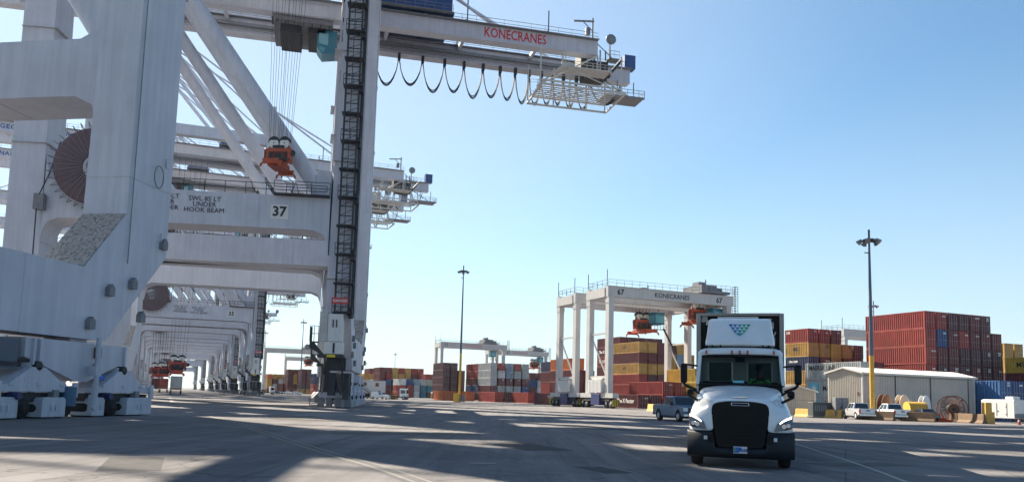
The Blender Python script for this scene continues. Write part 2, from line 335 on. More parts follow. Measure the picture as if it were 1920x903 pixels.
def make_crane():
    root = thing('ship_to_shore_crane', 'x', 'quay crane', group='ship to shore cranes standing along the curved quay rails')
    # legs
    for gx in (0, -GAUGE):
        for yy, s in ((0, 1), (SP, -1)):
            b = MB(); x0, x1 = (LX0, LX1) if gx == 0 else (gx-1.2, gx+2.1)
            pts = leg_poly(s); n = len(pts)
            xs0 = lambda z: x0 + (.85 if gx == 0 and z > 60 else 0); xs1 = lambda z: x1 - (.85 if gx != 0 and z > 60 else 0)
            vs = [(xs0(z), yy+y, z) for y, z in pts] + [(xs1(z), yy+y, z) for y, z in pts]
            b.add(vs, [tuple(range(n)), tuple(reversed(range(n, 2*n)))] + [(i+n, (i+1)%n+n, (i+1)%n, i) for i in range(n)])
            for hz in (9.7, 14.0, 24.6, 33, 42): b.box(x1 if gx == 0 else x0-.1, x1+.1 if gx == 0 else x0, yy-1.0*s, yy-.8*s, hz, hz+.5)
            lg = b.build('leg', STEEL, root)
            for hz in (12.6, 24.5, 36, 48): w_ = MB(); w_.box(x0-.012, x1+.012, yy-1.912*s, yy+2.312*s, hz, hz+.05); w_.build('weld_seam', SEAM, lg)
            w_ = MB(); w_.tube((x1+.08 if gx == 0 else x0-.08, yy+2.0*s, 8.0), (x1+.08 if gx == 0 else x0-.08, yy+2.0*s, 56), .028, 5); w_.build('conduit', MIDST, lg)
            p = MB(); y0, z0, y1, z1 = 2.33, 10.56, 5.22, 7.34     # speckled sloped gusset plate
            p.prism([(yy+s*(y0), z0+.02), (yy+s*y1, z1), (yy+s*(y1+.02), z1+.03), (yy+s*(y0+.02), z0+.06)], 'x', x0+.03, x1-.03)
            p.box(x0+.02, x1-.02, yy+s*2.302, yy+s*2.325, 10.62, 12.0) if False else None
            p.build('gusset_plate', SPECK, lg)
            xo = x1 if gx == 0 else x0; e = 1 if gx == 0 else -1
            for ly, lz in ((1.5, 7.0), (3.3, 6.4), (-1.0, 9.6), (.6, 5.3), (4.6, 4.6)):
                k = MB(); k.prism([(yy+s*ly-.22, lz-.3), (yy+s*ly+.22, lz-.3), (yy+s*ly+.22, lz+.1), (yy+s*ly, lz+.32), (yy+s*ly-.22, lz+.1)], 'x', xo, xo+e*.28); k.build('lifting_lug', MIDST, lg)
        x0, x1 = (LX0, LX1) if gx == 0 else (gx-1.2, gx+2.1)
        b = MB(); b.box(x0, x1, 5.2, SP-5.2, 3.8, 7.3); b.box(x0-.02, x1+.02, 9, 9.04, 3.8, 7.32); b.box(x0-.02, x1+.02, 14, 14.04, 3.8, 7.32)
        b.build('sill_beam', STEEL, root)
        for yy, s in ((0, 1), (SP, -1)): bogie(root, yy+s*BOGC, gx-.1 if gx == 0 else gx, s)
    # portal beams with rounded haunches
    for yy in (0, SP):
        xl, xr = -GAUGE+2.1, LX0; zb, zt, R = 17.4, 20.7, 1.5
        pts = [(xl, zt), (xr, zt), (xr, zb-R)]
        for i in range(1, 6): t = i/6*PI/2; pts.append((xr-R*.55*(1-math.cos(t)) - .0, zb-R+R*math.sin(t)))
        pts += [(xr-R, zb)]
        pts = [(xl, zt), (xr, zt), (xr, zb-R*1.6), (xr-.18, zb-R*.8), (xr-.5, zb-R*.32), (xr-R, zb-.03), (xr-R*1.5, zb)]
        left = [(xl+R*1.5, zb), (xl+R, zb-.03), (xl+.5, zb-R*.32), (xl+.18, zb-R*.8), (xl, zb-R*1.6)]
        b = MB(); b.prism(pts + left, 'y', yy-1.75, yy+1.75)
        for xx in (-8.5, -20): b.box(xx, xx+.06, yy-1.78, yy+1.78, zb-.03, zt+.15)
        pb = b.build('portal_beam', STEEL, root)
        # fillets above
        for xx, s in ((LX0, -1), (-GAUGE+2.1, 1)):
            c = MB(); c.prism([(xx, zt), (xx+s*1.6, zt), (xx+s*.35, zt+.6), (xx, zt+2.6)], 'y', yy-1.7, yy+1.7); c.build('haunch', STEEL, pb)
        r = MB(); ys = -1.6 if yy == 0 else 1.6
        r.rail((-GAUGE+3, yy+ys, zt), (LX0-.4, yy+ys, zt), 1.2, .045, 1.9); 
        if yy == 0: r.box(-7, LX0-.05, yy-2.5, yy-1.76, zt-.05, zt+.10); r.rail((-7, yy-2.45, zt+.1), (LX0, yy-2.45, zt+.1), 1.2, .045, 1.6)
        r.build('walkway_railing', DARKST, pb)
        d = MB(); d.tube((-2.0, yy, 20.5), (-GAUGE+1.2, yy, 58.5), .82, 14); d.tube((-3.6, yy, 22.9), (-GAUGE+3.4, yy, 55.5), .10, 4); d.build('diagonal_brace', STEEL, root)
        d = MB(); d.box(-3.1, LX0-.02, yy-1.0, yy+1.0, 20.75, 23.6); d.build('brace_joint', STEEL, root)
        d = MB(); d.box(-GAUGE-1.2, LX1-.3, yy-1.2, yy+1.2, 60.5, 63.0); d.build('upper_beam', STEEL, root)
    # tie beams along the rail direction high up
    for gx in (0, -GAUGE):
        d = MB(); d.box(gx-.9, gx+.9, 2, SP-2, 60.4, 62.8); d.build('cross_beam', STEEL, root)
    d = MB()
    d.tube((-1, 1.7, 24), (-1, SP/2, 60), .35, 8); d.tube((-1, SP-1.7, 24), (-1, SP/2, 60), .35, 8)
    # girders
    for yy, xr in ((7, 39.2), (16, 48.4)):
        b = MB(); b.box(-80, xr, yy-.75, yy+.75, 55.9, 58.5); b.box(-80, xr, yy-.95, yy-.75, 55.9, 56.0); b.box(-80, xr, yy+.6, yy+1.2, 56.0, 56.12)
        for xx in range(-42, int(xr), 6): b.box(xx, xx+.06, yy-.8, yy+.8, 55.86, 58.54)
        g = b.build('girder', STEEL, root)
        r = MB(); r.rail((-80, yy-.7, 58.5), (xr, yy-.7, 58.5), 1.15, .04, 2.2); r.box(-80, xr, yy-1.5, yy-.8, 58.3, 58.4); r.build('girder_railing', MIDST, g)
        q = MB(); q.box(-46, xr-8, yy+(.8 if yy < 10 else -1.3), yy+(1.3 if yy < 10 else -.8), 57.0, 57.5)
        for k in range(3): q.tube((-46, yy+(1 if yy<10 else -1.1), 56.4+.25*k), (xr-6, yy+(1 if yy<10 else -1.1), 56.4+.25*k), .05, 4)
        q.build('cable_tray', MIDST, g)
        for xx in (18, 31, -25): s_ = MB(); s_.tube((xx, yy-.5, 58.5), (xx, yy-.5, 62.3), .11, 5); s_.tube((xx, yy-.5, 59), (xx-1.6, yy-.2, 58.4), .07, 4); s_.build('lamp_mast', MIDST, g)
    d = MB()
    for xx in range(-78, 40, 12): d.box(xx, xx+.5, 7.8, 15.2, 57.6, 58.3)
    d.build('girder_tie', STEEL, root)
    # apex, stays
    d = MB()
    for yy in (7, 16):
        d.beam((-GAUGE, yy, 58), (-GAUGE+6, yy, 88), 1.1, 1.1); d.beam((-GAUGE+6, yy, 88), (0, yy, 60), .8, .8)
    d.box(-GAUGE+5.4, -GAUGE+6.6, 6, 17, 87, 88.4); d.build('apex_frame', STEEL, root)
    for yy in (6.6, 16.4):
        for xe in (-76, -54): d = MB(); d.tube((-GAUGE+6, yy, 88), (xe, yy, 58.6), .2, 6); d.build('stay', STEEL, root)
        d = MB(); d.tube((-GAUGE+6, yy, 88), (35 if yy > 10 else 22, yy, 58.6), .24, 6); d.tube((-GAUGE+6, yy, 87.6), (12, yy, 58.6), .2, 6); d.build('stay', STEEL, root)
    # trolley and operator cab
    t = MB(); t.box(-10.5, -2.0, 6.6, 16.4, 55.1, 55.75); t.box(-9.5, -6.5, 8, 15, 53.9, 55.1, 1); t.box(-5.5, -3.0, 8, 15, 54.2, 55.1, 1)
    for i in range(7): t.tube((-10+i*1.25, 6.8, 54.6), (-9.4+i*1.1, 6.8, 57.9), .09, 4, mi=1)
    t.box(-10.8, -8.3, 7.9, 10.2, 55.75, 58.2, 1); t.rail((-10.5, 6.7, 55.75), (-2, 6.7, 55.75), 1.0, .05, 1.2)
    tr = t.build('trolley', [MIDST, DARKST], root)
    cb = MB(); cb.prism([(-4.2, 54.9), (-1.3, 54.9), (-1.3, 51.6), (-3.4, 51.2), (-4.2, 52.3)], 'y', 8, 11); cbo = cb.build('operator_cab', TEAL, root)
    cb = MB(); cb.prism([(-3.95, 54.4), (-2.6, 54.4), (-2.6, 52.6), (-3.95, 52.8)], 'y', 7.97, 7.985); cb.prism([(-3.9, 52.4), (-3.0, 52.2), (-3.2, 51.4), (-3.9, 52.0)], 'y', 7.97, 7.985); cb.build('cab_window', GLASSB, cbo)
    # festoon loops
    hx = [.8, 4.8, 8.6, 12.4, 16.0, 19.2, 22.4, 25.3, 27.9, 30.3, 32.4, 34.4, 36.3, 38.6, 41.0, 46.6]
    for a, c in zip(hx, hx[1:]):
        b = MB(); wd = c - a; sag = 5.5 - abs(wd-2.4)*.42 + .35*math.sin(a*2.7)
        for off, sg in ((0, sag), (.16, sag*.955), (.34, sag*.90)):
            pts = []
            for k in range(11):
                t = k/10; pts.append((a + wd*t, 15.0+off, 55.3 - sg*(1-(2*t-1)**2)**.72))
            b.poly(pts, .085, 4)
        b.box(a-.2, a+.2, 14.6, 15.4, 54.7, 55.85)
        b.build('festoon_cable', CABLE, root)
    # hanging maintenance frame at the landside end
    b = MB()
    for xx in (29.5, 43.2):
        b.beam((xx, 4.2, 47.6), (xx, 13, 47.6), .28, .28)
    for yy in (4.2, 13): b.beam((29.5, yy, 47.6), (43.2, yy, 47.6), .28, .34)
    b.beam((36.5, 4.2, 47.6), (36.5, 8, 49.1), .2, .2)
    for yy in (5.6, 13): b.beam((29.8, yy, 49.2), (43, yy, 49.2), .22, .3)
    [b.box(30, 43, 8.2+k*.8, 8.5+k*.8, 49.2, 49.3) for k in range(6)]; b.box(33, 41, 5.0, 8, 52.2, 52.4); b.beam((33, 5, 52.3), (30, 9, 49.4), .25, .2); b.beam((41, 5, 52.3), (43, 9, 49.4), .25, .2)
    for xx, yy in ((29.6, 5.6), (29.6, 13), (43, 5.6), (43, 13), (36.8, 13), (34, 13), (39.7, 13)): b.tube((xx, yy, 47.6), (xx, yy, 55.9), .13, 5)
    for xx in (33.5, 39.3):
        for dx, dy in ((-.3, 0), (.3, 0), (0, .5)): b.tube((xx+dx, 6+dy, 52.3), (xx+dx, 6+dy, 56), .08, 4)
        for k in range(7): b.tube((xx-.3, 6, 52.3+k*.52), (xx+.3, 6, 52.6+k*.52), .06, 4)
    b.tube((30, 5.6, 48.5), (39, 6, 55.7), .14, 5); b.tube((33, 5, 52.2), (41.5, 5.6, 49.2), .10, 4)
    b.rail((30, 8, 49.3), (43, 8, 49.3), 1.2, .04, 1.0); b.rail((30, 13, 49.3), (43, 13, 49.3), 1.2, .04, 1.0); b.rail((30, 13, 51.8), (42, 13, 51.8), 1.2, .04, 1.2); b.rail((33, 5, 52.4), (41, 5, 52.4), 1.1, .04, 1.0)
    b.rail((30, 13, 54), (42, 13, 54), 1.2, .04, 1.2)
    for k in range(5): b.tube((30.5+2.5*k, 8, 49.2), (30.5+k, 13, 49.2), .09, 4)
    b.v = [(x, y, z if z > 55.5 else 55.5 - (55.5-z)*.78) for x, y, z in b.v]; b.build('maintenance_platform', PALEST, root)
    b = MB(); b.box(38, 41.6, 7.9, 11.5, 53.2, 55.8); b.tube((40, 7.8, 54.5), (42, 7.8, 53.5), .5, 8); b.box(37, 38, 8, 11, 54.2, 57.5); b.tube((41.2, 8, 53), (44, 8, 56.5), .25, 6)
    for k in range(5): b.tube((37.4+k*1.0, 8.2, 52.6), (37.6+k*.9, 8.2, 57.8), .12, 5)
    b.build('rope_sheaves', DARKST, root)
    b = MB(); b.box(43, 50.2, 13, 17.2, 52.6, 52.75); b.rail((43, 13, 52.75), (50.2, 13, 52.75), 1.1, .045, 1.1); b.rail((50.2, 13, 52.75), (50.2, 17.2, 52.75), 1.1, .045, 1.1)
    for xx in (43.2, 46, 49): b.tube((xx, 15, 52.7), (xx, 15, 56), .1, 4)
    b.tube((43.2, 14.8, 55.9), (49, 14.8, 52.8), .1, 4); b.beam((43, 13, 52.5), (50.2, 13, 52.5), .15, .3)
    b.build('end_walkway', MIDST, root)
    b = MB(); b.box(47.4, 49.4, 15.2, 16.8, 58.6, 61.0); b.build('end_cabinet', BLUEHS, root)
    b = MB(); b.tube((38.4, 6.6, 58.5), (38.4, 6.6, 62.2), .14, 6); b.beam((38.6, 6.6, 61.7), (35.2, 6.6, 61.3), .2, .25); b.tube((38.4, 6.6, 60), (36.8, 6.6, 61.4), .08, 4); b.box(37.2, 37.9, 6.3, 6.9, 59.2, 60.4)
    q = MB(); q.disc((41.4, 6.2, 58.9), 'y', .85, .3, 14); q.build('floodlight', MIDST, root)
    b.tube((38.4, 6.6, 58.7), (41.6, 6.3, 55.9), .08, 4); b.box(41, 42.8, 6, 7.6, 55.6, 55.75); b.rail((41, 6, 55.75), (42.8, 6, 55.75), 1.2, .04, .9); b.tube((41.2, 6.2, 58.2), (41.3, 6.2, 55.8), .12, 5)
    b.build('service_davit', MIDST, root)
    # ladder tower on the near landside leg
    b = MB(); lx0, lx1, ly0, ly1 = -.58, .72, -2.9, -1.95
    for xx in (lx0, lx1):
        for yy in (ly0, ly1): b.tube((xx, yy, 8.9), (xx, yy, 58), .07, 4)
    b.tube(((lx0+lx1)/2-.05, ly0, 8.9), ((lx0+lx1)/2-.05, ly0, 58), .05, 4)
    z = 9.2; k = 0
    while z < 57:
        b.box(lx0, lx1, ly0, ly1 if k % 3 == 0 else ly0+.08, z, z+.09 if k % 3 else z+.14); b.tube((lx0, ly0, z), (lx1, ly1, z+.95), .035, 3)
        if k % 3 == 0:
            b.box(lx0-.22, lx1+.42, ly0-.22, ly1, z-.06, z+.04)
            if k % 6 == 0: b.rail((lx0-.2, ly0-.18, z), (lx1+.4, ly0-.18, z), 1.1, .045, .8); b.box(lx1+.05, lx1+.42, ly0+.2, ly1, z-.5, z+.5)
        z += .95; k += 1
    b.box(lx1+.16, lx1+.5, -1.9, -1.5, 8.8, 58)
    b.build('ladder_tower', DARKST, root)
    # electrical houses, sign
    b = MB(); b.box(-1.05, .35, -3.4, -2.0, 6.35, 9.0); b.box(-1.3, .45, -3.5, -2.0, 5.15, 6.3)
    for xx in (-1.04, -.75, -.42, -.05, .31): b.box(xx, xx+.04, -3.43, -3.4, 6.4, 8.95)
    hs = b.build('electrical_house', WHITEP, root, bevel=.03)
    b = MB(); b.box(-.62, -.5, -3.44, -3.41, 7.7, 8.45); b.box(-.3, -.18, -3.44, -3.41, 7.7, 8.45); b.box(-.5, -.3, -3.54, -3.5, 5.25, 6.2); b.build('vent', DARKST, hs)
    b = MB(); b.box(-1.85, -1.1, -3.2, -2.0, 6.4, 9.2)
    for k in range(9): b.box(-1.88, -1.08, -3.24, -3.2, 7.3+k*.22, 7.38+k*.22)
    b.build('louvre_cabinet', PALEST, root)
    b = MB(); b.box(-1.9, .6, -3.6, -1.92, 4.8, 5.1); b.prism([(-2.7, 5.7), (-2.7, 6.3), (-2.4, 6.3), (-1.2, 5.0), (-1.2, 4.85)], 'y', -3.3, -2.2); b.rail((-2.7, -3.3, 6.3), (-1.9, -3.3, 6.3), 1.5, .04, .4); b.box(-2.72, -2.5, -3.3, -3.0, 6.3, 7.7); b.box(-2.7, -1.9, -3.3, -2.2, 6.22, 6.31)
    b.beam((-2.4, -3, 5.9), (-1.3, -3, 4.9), .3, .3)
    for xx in (-1.2, .4): b.beam((xx, -3.3, 4.85), (xx+.2, -2.4, 1.8), .16, .16)
    b.box(-1.1, .75, -2.8, -1.8, 3.6, 4.85); b.box(-.9, -.2, -2.4, -1.6, 1.2, 3.4); b.box(.5, 1.1, -2.2, -1.2, .9, 3.4); b.box(-1.3, 1.2, -1.0, -.6, 1.0, 3.4); b.beam((-1.3, -2, 3.4), (.4, -2, 1.3), .15, .15); b.build('cable_platform', DARKST, root)
    b = MB(); b.box(-.85, .75, -3.24, -3.2, 10.0, 10.62); sg = b.build('danger_sign', REDP, root)
    text('DANGER', .34, WHITEP, sg, (-.02, -3.245, 10.3), bold=.01)
    b = MB(); b.box(-1.0, -.2, -3.65, -3.61, 4.82, 5.08); b.build('yellow_marker', HAZY, root)
    # end-on rail sweepers and clamps in front of the near bogie
    b = MB()
    for xx in (-1.9, -1.1, -.2, .7): b.box(xx, xx+.55, -1.2, -.35, .1, 1.0)
    for xx in (-1.6, -.4, .5): b.tube((xx, -.9, .9), (xx+.1, -.5, 3.2), .1, 5)
    b.box(-2.6, -1.9, -1.6, -.4, .2, .3); b.tube((-2.6, -1.6, .2), (-2.6, -1.6, 1.0), .05, 4); b.beam((-2.4, -1.4, .9), (-1.9, -1.2, 1.5), .6, .06)
    b.build('rail_clamp', MIDST, root)
    b = MB(); b.prism([(-.3, 3.6), (.3, 3.6), (.35, 1.3), (-.1, 2.0)], 'y', -1.0, -.9); b.prism([(-1.9, .95), (1.2, .95), (.9, 1.5), (-1.4, 1.5)], 'y', -1.15, -.6); b.build('end_plate', STEEL, root)
    # cable reel
    cx, cy, cz, R1 = -23.7, -2.55, 22.3, 4.3
    b = MB(); b.disc((cx, cy, cz), 'y', R1*.86, .45, 44, rin=1.15)
    rl = b.build('cable_reel', REELRED, root)
    b = MB()
    for i in range(36):
        t = 2*PI*i/36; b.tube((cx+.25*math.cos(t), cy-.34, cz+.25*math.sin(t)), (cx+R1*math.cos(t), cy-.30, cz+R1*math.sin(t)), .035, 4)
        b.tube((cx+R1*.9*math.cos(t), cy+.3, cz+R1*.9*math.sin(t)), (cx+R1*math.cos(t), cy-.30, cz+R1*math.sin(t)), .045, 4)
    b.disc((cx, cy-.1, cz), 'y', .62, .9, 20)
    b.build('reel_spokes', MIDST, rl)
    b = MB(); b.tube((cx, cy+.3, cz), (cx, -1.0, cz), .45, 10); b.beam((cx, -1.2, cz), (cx, -1.2, 20.6), 1.0, 1.0); b.build('reel_bracket', STEEL, root)
    b = MB(); b.box(-28.9, -28.0, -2.6, -1.9, 17.9, 19.4); b.build('junction_box', MIDST, root)
    b = MB(); b.poly([(-28.5, -2.7, 17.9), (-28.5, -2.5, 10), (-28.4, -2.2, 5)], .06, 5); b.poly([(-28.4, -2.6, 19.3), (-27.6, -2.6, 21.5), (-26.9, -2.6, 24.5)], .06, 5); b.build('reel_cable', CABLE, root)
    return root
def place_info(root, num, girder_text=None, word=True):
    if num:
        b = MB(); b.box(-7.35, -5.6, -1.80, -1.77, 18.3, 19.75); pn = b.build('number_panel', WHITEP, root)
        text(num, 1.35, BLACKP, pn, (-6.47, -1.806, 19.02), bold=.045)
    if word:
        text('SWL 85 LT\nUNDER\nHOOK BEAM', .66, BLACKP, root, (-13.6, -1.80, 19.35), bold=.0, ls=.85)
        text('SWL 65 LT\nUNDER\nSPREADER', .66, BLACKP, root, (-17.5, -1.80, 19.45), bold=.0, ls=.85)
    if girder_text: text(girder_text, 1.5, BLUEL, root, (-50, 6.2, 57.2), bold=.035, space=1.15)
def machine_house(root, x0, x1, y0=5.8, y1=17.2, z0=59.3, z1=64):
    b = MB(); b.box(x0, x1, y0, y1, z0, z1)
    n = int((x1-x0)/1.2)
    for i in range(n): b.box(x0+.3+i*1.2, x0+.38+i*1.2, y0-.05, y0, z0, z1)
    b.box(x0-.3, x1+.3, y0-.3, y1+.3, z0-.35, z0)
    h = b.build('machinery_house', BLUEHS, root)
    b = MB(); b.rail((x0, y0-1.0, z0-.3), (x1, y0-1.0, z0-.3), 1.1, .04, 1.5); b.box(x0, x1, y0-1.1, y0-.3, z0-.4, z0-.3); b.build('house_railing', MIDST, h)
crane0 = make_crane()
# place: (bearing px, distance, azimuth, number)
def org(px, d): return at(px, d)
def deg(a): return math.radians(a)
o38 = Vector((-24.7, 21.3, 0)); A38 = 9
spots = [
 (o38, A38, None, None, 'nearest quay crane, huge white leg and sill beam filling the left edge'),
 (org(634, 80), -7, '37', None, 'quay crane numbered 37 with ladder leg and large purple cable reel'),
 (org(617, 107), -14, '36', 'SAVANNAH, GEORGIA, U.S.A. no 36', 'quay crane 36, red lettering on its girder above crane 37'),
 (org(478, 190), -20.5, '35', 'SAVANNAH, GEORGIA, U.S.A. no 35', 'quay crane numbered 35, framed under the portal of crane 37'),
 (org(463, 214), -21.5, None, 'SAVANNAH, GEORGIA, U.S.A. no 34', 'quay crane directly behind crane 35, its end platform just below'),
 (org(438, 262), -22, None, 'SAVANNAH, GEORGIA, U.S.A. no 33', 'second quay crane behind crane 35 in the receding row'),
 (org(421, 305), -22, None, 'SAVANNAH, GEORGIA, U.S.A. no 32', 'third quay crane behind crane 35 in the receding row'),
 (org(409, 355), -22, None, None, 'fourth quay crane behind crane 35 in the receding row'),
 (org(396, 430), -22, None, None, 'fifth quay crane behind crane 35 in the receding row'),
 (org(380, 560), -22, None, None, 'sixth quay crane behind crane 35 in the receding row'),
 (org(366, 760), -22.5, None, None, 'farthest quay crane at the vanishing end of the row'),
]
cranes = []
for i, (o, az, num, gt, lab) in enumerate(spots):
    c = crane0 if i == 0 else copy_tree(crane0, o, az, lab)
    cranes.append(c)
crane0.location = o38; crane0.rotation_euler = (0, 0, -deg(A38)); crane0['label'] = spots[0][4]
for i, (o, az, num, gt, lab) in enumerate(spots):
    place_info(cranes[i], num, gt, word=(1 <= i <= 4))
UPPER = ('girder', 'girder_tie', 'trolley', 'operator_cab', 'festoon_cable', 'maintenance_platform', 'rope_sheaves', 'end_walkway', 'end_cabinet', 'floodlight', 'service_davit', 'machinery_house')
def shift_upper(c, dx, dz):
    for k in list(bpy.data.objects):
        if k.parent == c and k.name.split('.')[0] == 'lettering' and k.location.z > 50: k.location.x += dx; k.location.z += dz
    for k in list(bpy.data.objects):
        if k.parent == c and k.name.split('.')[0] in UPPER: k.location = (dx, 0, dz)
machine_house(cranes[0], 4, 17); machine_house(cranes[1], 4, 17); machine_house(cranes[2], 4, 15.5)
machine_house(cranes[3], -6.8, -2.6, z1=63); machine_house(cranes[4], -14, -9, z1=63); machine_house(cranes[5], -6, 4, z1=63); machine_house(cranes[6], -6, 4)
shift_upper(cranes[1], 0, 4.6)
for c_ in cranes[3:7]: shift_upper(c_, -4.5, 2.0)
text('KONECRANES', 2.15, REDL, cranes[2], (25.6, 6.22, 57.2), bold=.035, sx=.72)
text('KONECRANES', 1.75, REDL, cranes[1], (26.0, 6.22, 61.85), bold=.02, sx=.88)
rv = random.Random(11)
for c_ in cranes[3:]:
    dx = rv.uniform(-38, 10)
    for k in list(bpy.data.objects):
        if k.parent == c_ and k.name.split('.')[0] in ('trolley', 'operator_cab'): k.location.x += dx
# details of the nearest bogie set (crane 38 far landside corner)
yb = SP - BOGC
b = MB(); b.tube((1.4, yb+.45, 3.9), (1.4, yb+.45, .45), .13, 8); b.box(1.1, 1.5, yb+.25, yb+.65, 2.0, 2.5); b.prism([(yb+.25, .1), (yb+.65, .1), (yb+.6, 1.1), (yb+.3, 1.1)], 'x', 1.16, 1.42); b.tube((1.2, yb+.45, .5), (1.5, yb+.45, .5), .2, 10)
b.build('storm_pin', GUARD, crane0)
b = MB(); b.tube((1.0, yb-.95, .55), (1.0, yb-.95, 1.45), .38, 14); b.build('blue_drum', mat('drum_blue', (.03, .10, .19), .5), crane0)
b = MB(); b.box(.86, 1.0, yb+.85, yb+1.25, 2.9, 3.45); b.box(.9, 1.04, yb+.9, yb+1.15, 2.35, 2.65); b.build('rusty_box', RUST, crane0)
b = MB(); b.box(.86, .90, yb+1.25, yb+1.75, 1.85, 2.1); b.box(1.02, 1.045, yb+2.95, yb+3.5, 1.5, 1.72); b.build('blue_notice', SIGNB, crane0)
b = MB(); b.poly([(.2, yb-6.3, 3.8), (.3, yb-5.6, 3.1), (.6, yb-5.2, 2.8), (.5, yb-5.9, 2.2), (.3, yb-6.7, 1.8), (.3, yb-6.4, 1.3)], .14, 6); b.poly([(0, yb-6.6, 3.7), (.2, yb-6.9, 2.7), (.1, yb-6.5, 2.0), (.3, yb-7.3, 1.4)], .12, 6); b.box(-.2, .7, yb-5.8, yb-5.1, 2.5, 2.9); b.box(-.6, .8, yb-5.6, yb-3.8, 2.28, 2.5)
b.build('hydraulic_hose', CABLE, crane0)
b = MB(); b.box(-.8, .8, yb-6.0, yb-4.05, 2.2, 3.5); b.build('buffer_housing', mat('deep_blue_steel', (.06, .09, .14), .5), crane0)
b = MB()
for k in range(22):
    t = 2*PI*k/22; b.box(1.205, 1.225, 22.9+.42*math.cos(t)-.035, 22.9+.42*math.cos(t)+.035, 13.2+.62*math.sin(t)-.035, 13.2+.62*math.sin(t)+.035)
ring = [(1.21, 22.9+.42*math.cos(2*PI*k/24), 13.2+.62*math.sin(2*PI*k/24)) for k in range(25)]; b.poly(ring, .03, 4)
b.build('inspection_hatch', MIDST, crane0)

# headblock with spreader hanging from crane 36
REDSP = mat('spreader_red', (.38, .045, .03), .6, var=.25, scale=3, col2=(.07, .05, .04), spots=.0)
def headblock(label, loc, az, top=54.5, ropes=True, group=None, flip=.0, ORANGE=ORANGE):
    r = thing('container_spreader', label, 'crane spreader', loc, az, group)
    b = MB(); b.box(-1.9, 1.9, -.9, .9, 2.6, 3.2); b.prism([(-1.9, 2.6), (1.9, 2.6), (1.45, 1.7), (-1.45, 1.7)], 'y', -.7, .7)
    for x in (-1.6, 1.6): b.beam((x, 0, 3.2), (x*.7, 0, 3.9), .3, .3)
    b.box(-1.9, -1.5, -.9, .9, 1.3, 2.6); b.box(1.5, 1.9, -.9, .9, 1.3, 2.6); b.build('head_block', ORANGE, r, bevel=.03)
    for x in (-.82, .82):
        for y in (-.5, .5):
            q = MB(); q.disc((x, y, 3.95), 'y', .72, .3, 20); s_ = q.build('sheave', WHITEP, r)
            q = MB(); q.disc((x, y, 3.95), 'y', .10, .36, 10); q.prism([(x+.86*math.cos(t), 3.95+.86*math.sin(t)) for t in [PI*.02+PI*.96*i/12 for i in range(13)]] + [(x-.5, 4.32), (x+.5, 4.32)], 'y', y-.2, y+.2)
            arc = [(x+.80*math.cos(t), y, 3.95+.80*math.sin(t)) for t in [PI*.1+PI*.8*i/8 for i in range(9)]]; q.poly(arc, .13, 5); q.build('sheave_guard', DARKST, s_)
    b = MB(); b.box(-1.1, 1.1, -3.2, 3.2, .6, 1.3); b.box(-.5, .5, -6.0, -3.2, .75, 1.15); b.box(-.5, .5, 3.2, 6, .75, 1.15); b.box(-1.2, 1.2, -6.3, -5.9, .5, 1.15); b.box(-1.2, 1.2, 5.9, 6.3, .5, 1.15)
    b.tube((-1.9, -.6, 1.6), (-1.0, -2, .9), .14, 6); b.tube((1.9, -.6, 1.6), (1.0, -2, .9), .14, 6); b.build('spreader_frame', ORANGE, r, bevel=.02)
    b = MB(); b.box(-1.3, 1.3, -.75, .75, 1.3, 1.7); b.box(-1.45, 1.45, -.97, -.9, 2.62, 2.75); b.box(-1.3, -.9, -.98, -.9, 1.5, 2.6); b.box(.85, 1.3, -.98, -.9, 1.5, 2.6); b.disc((2.15, -.6, 2.6), 'y', .42, .5, 14); b.tube((-2.1, -.5, 3.1), (-2.1, -.5, 1.2), .12, 6); b.box(-.9, .9, -.98, -.93, 3.2, 3.6)
    for k in range(9): b.tube((-1.2+.3*k, -.95, 1.2+.1*(k % 3)), (-1.1+.28*k, -.95, 2.7-.12*(k % 4)), .06, 5)
    b.box(-.5, .5, -.95, -.9, 1.9, 2.5); b.tube((-1.9, -.95, 1.9), (1.9, -.95, 1.75), .09, 6); b.build('hydraulics', DARKST, r)
    for x in (-1.25, 1.25):
        for y in (-6.1, 6.1):
            b = MB(); b.prism([(x-.2, .6), (x+.2, .6), (x+.3*(1 if x > 0 else -1)+.12, .05), (x+.3*(1 if x > 0 else -1)-.12, .05)], 'y', y-.12, y+.12); b.build('corner_guide', ORANGE, r)
    if ropes:
        b = MB()
        for x in (-1.6, -.95, -.25, .25, .95, 1.6):
            for y in (-.5, .5): b.tube((x, y, 4.3), (x*1.9 + .4, y*5, top), .032, 3, caps=False)
        b.build('hoist_ropes', CABLE, r)
    return r
pS = at(522, 77.3); hz = EYE + (730-322)*77.3/1500
hb37 = headblock('orange spreader with two white sheaves hanging on ropes before the diagonal braces', (pS.x-1.35, 77.3, hz+.3), 4, top=44)
hb37.scale = (.66, .35, .76)

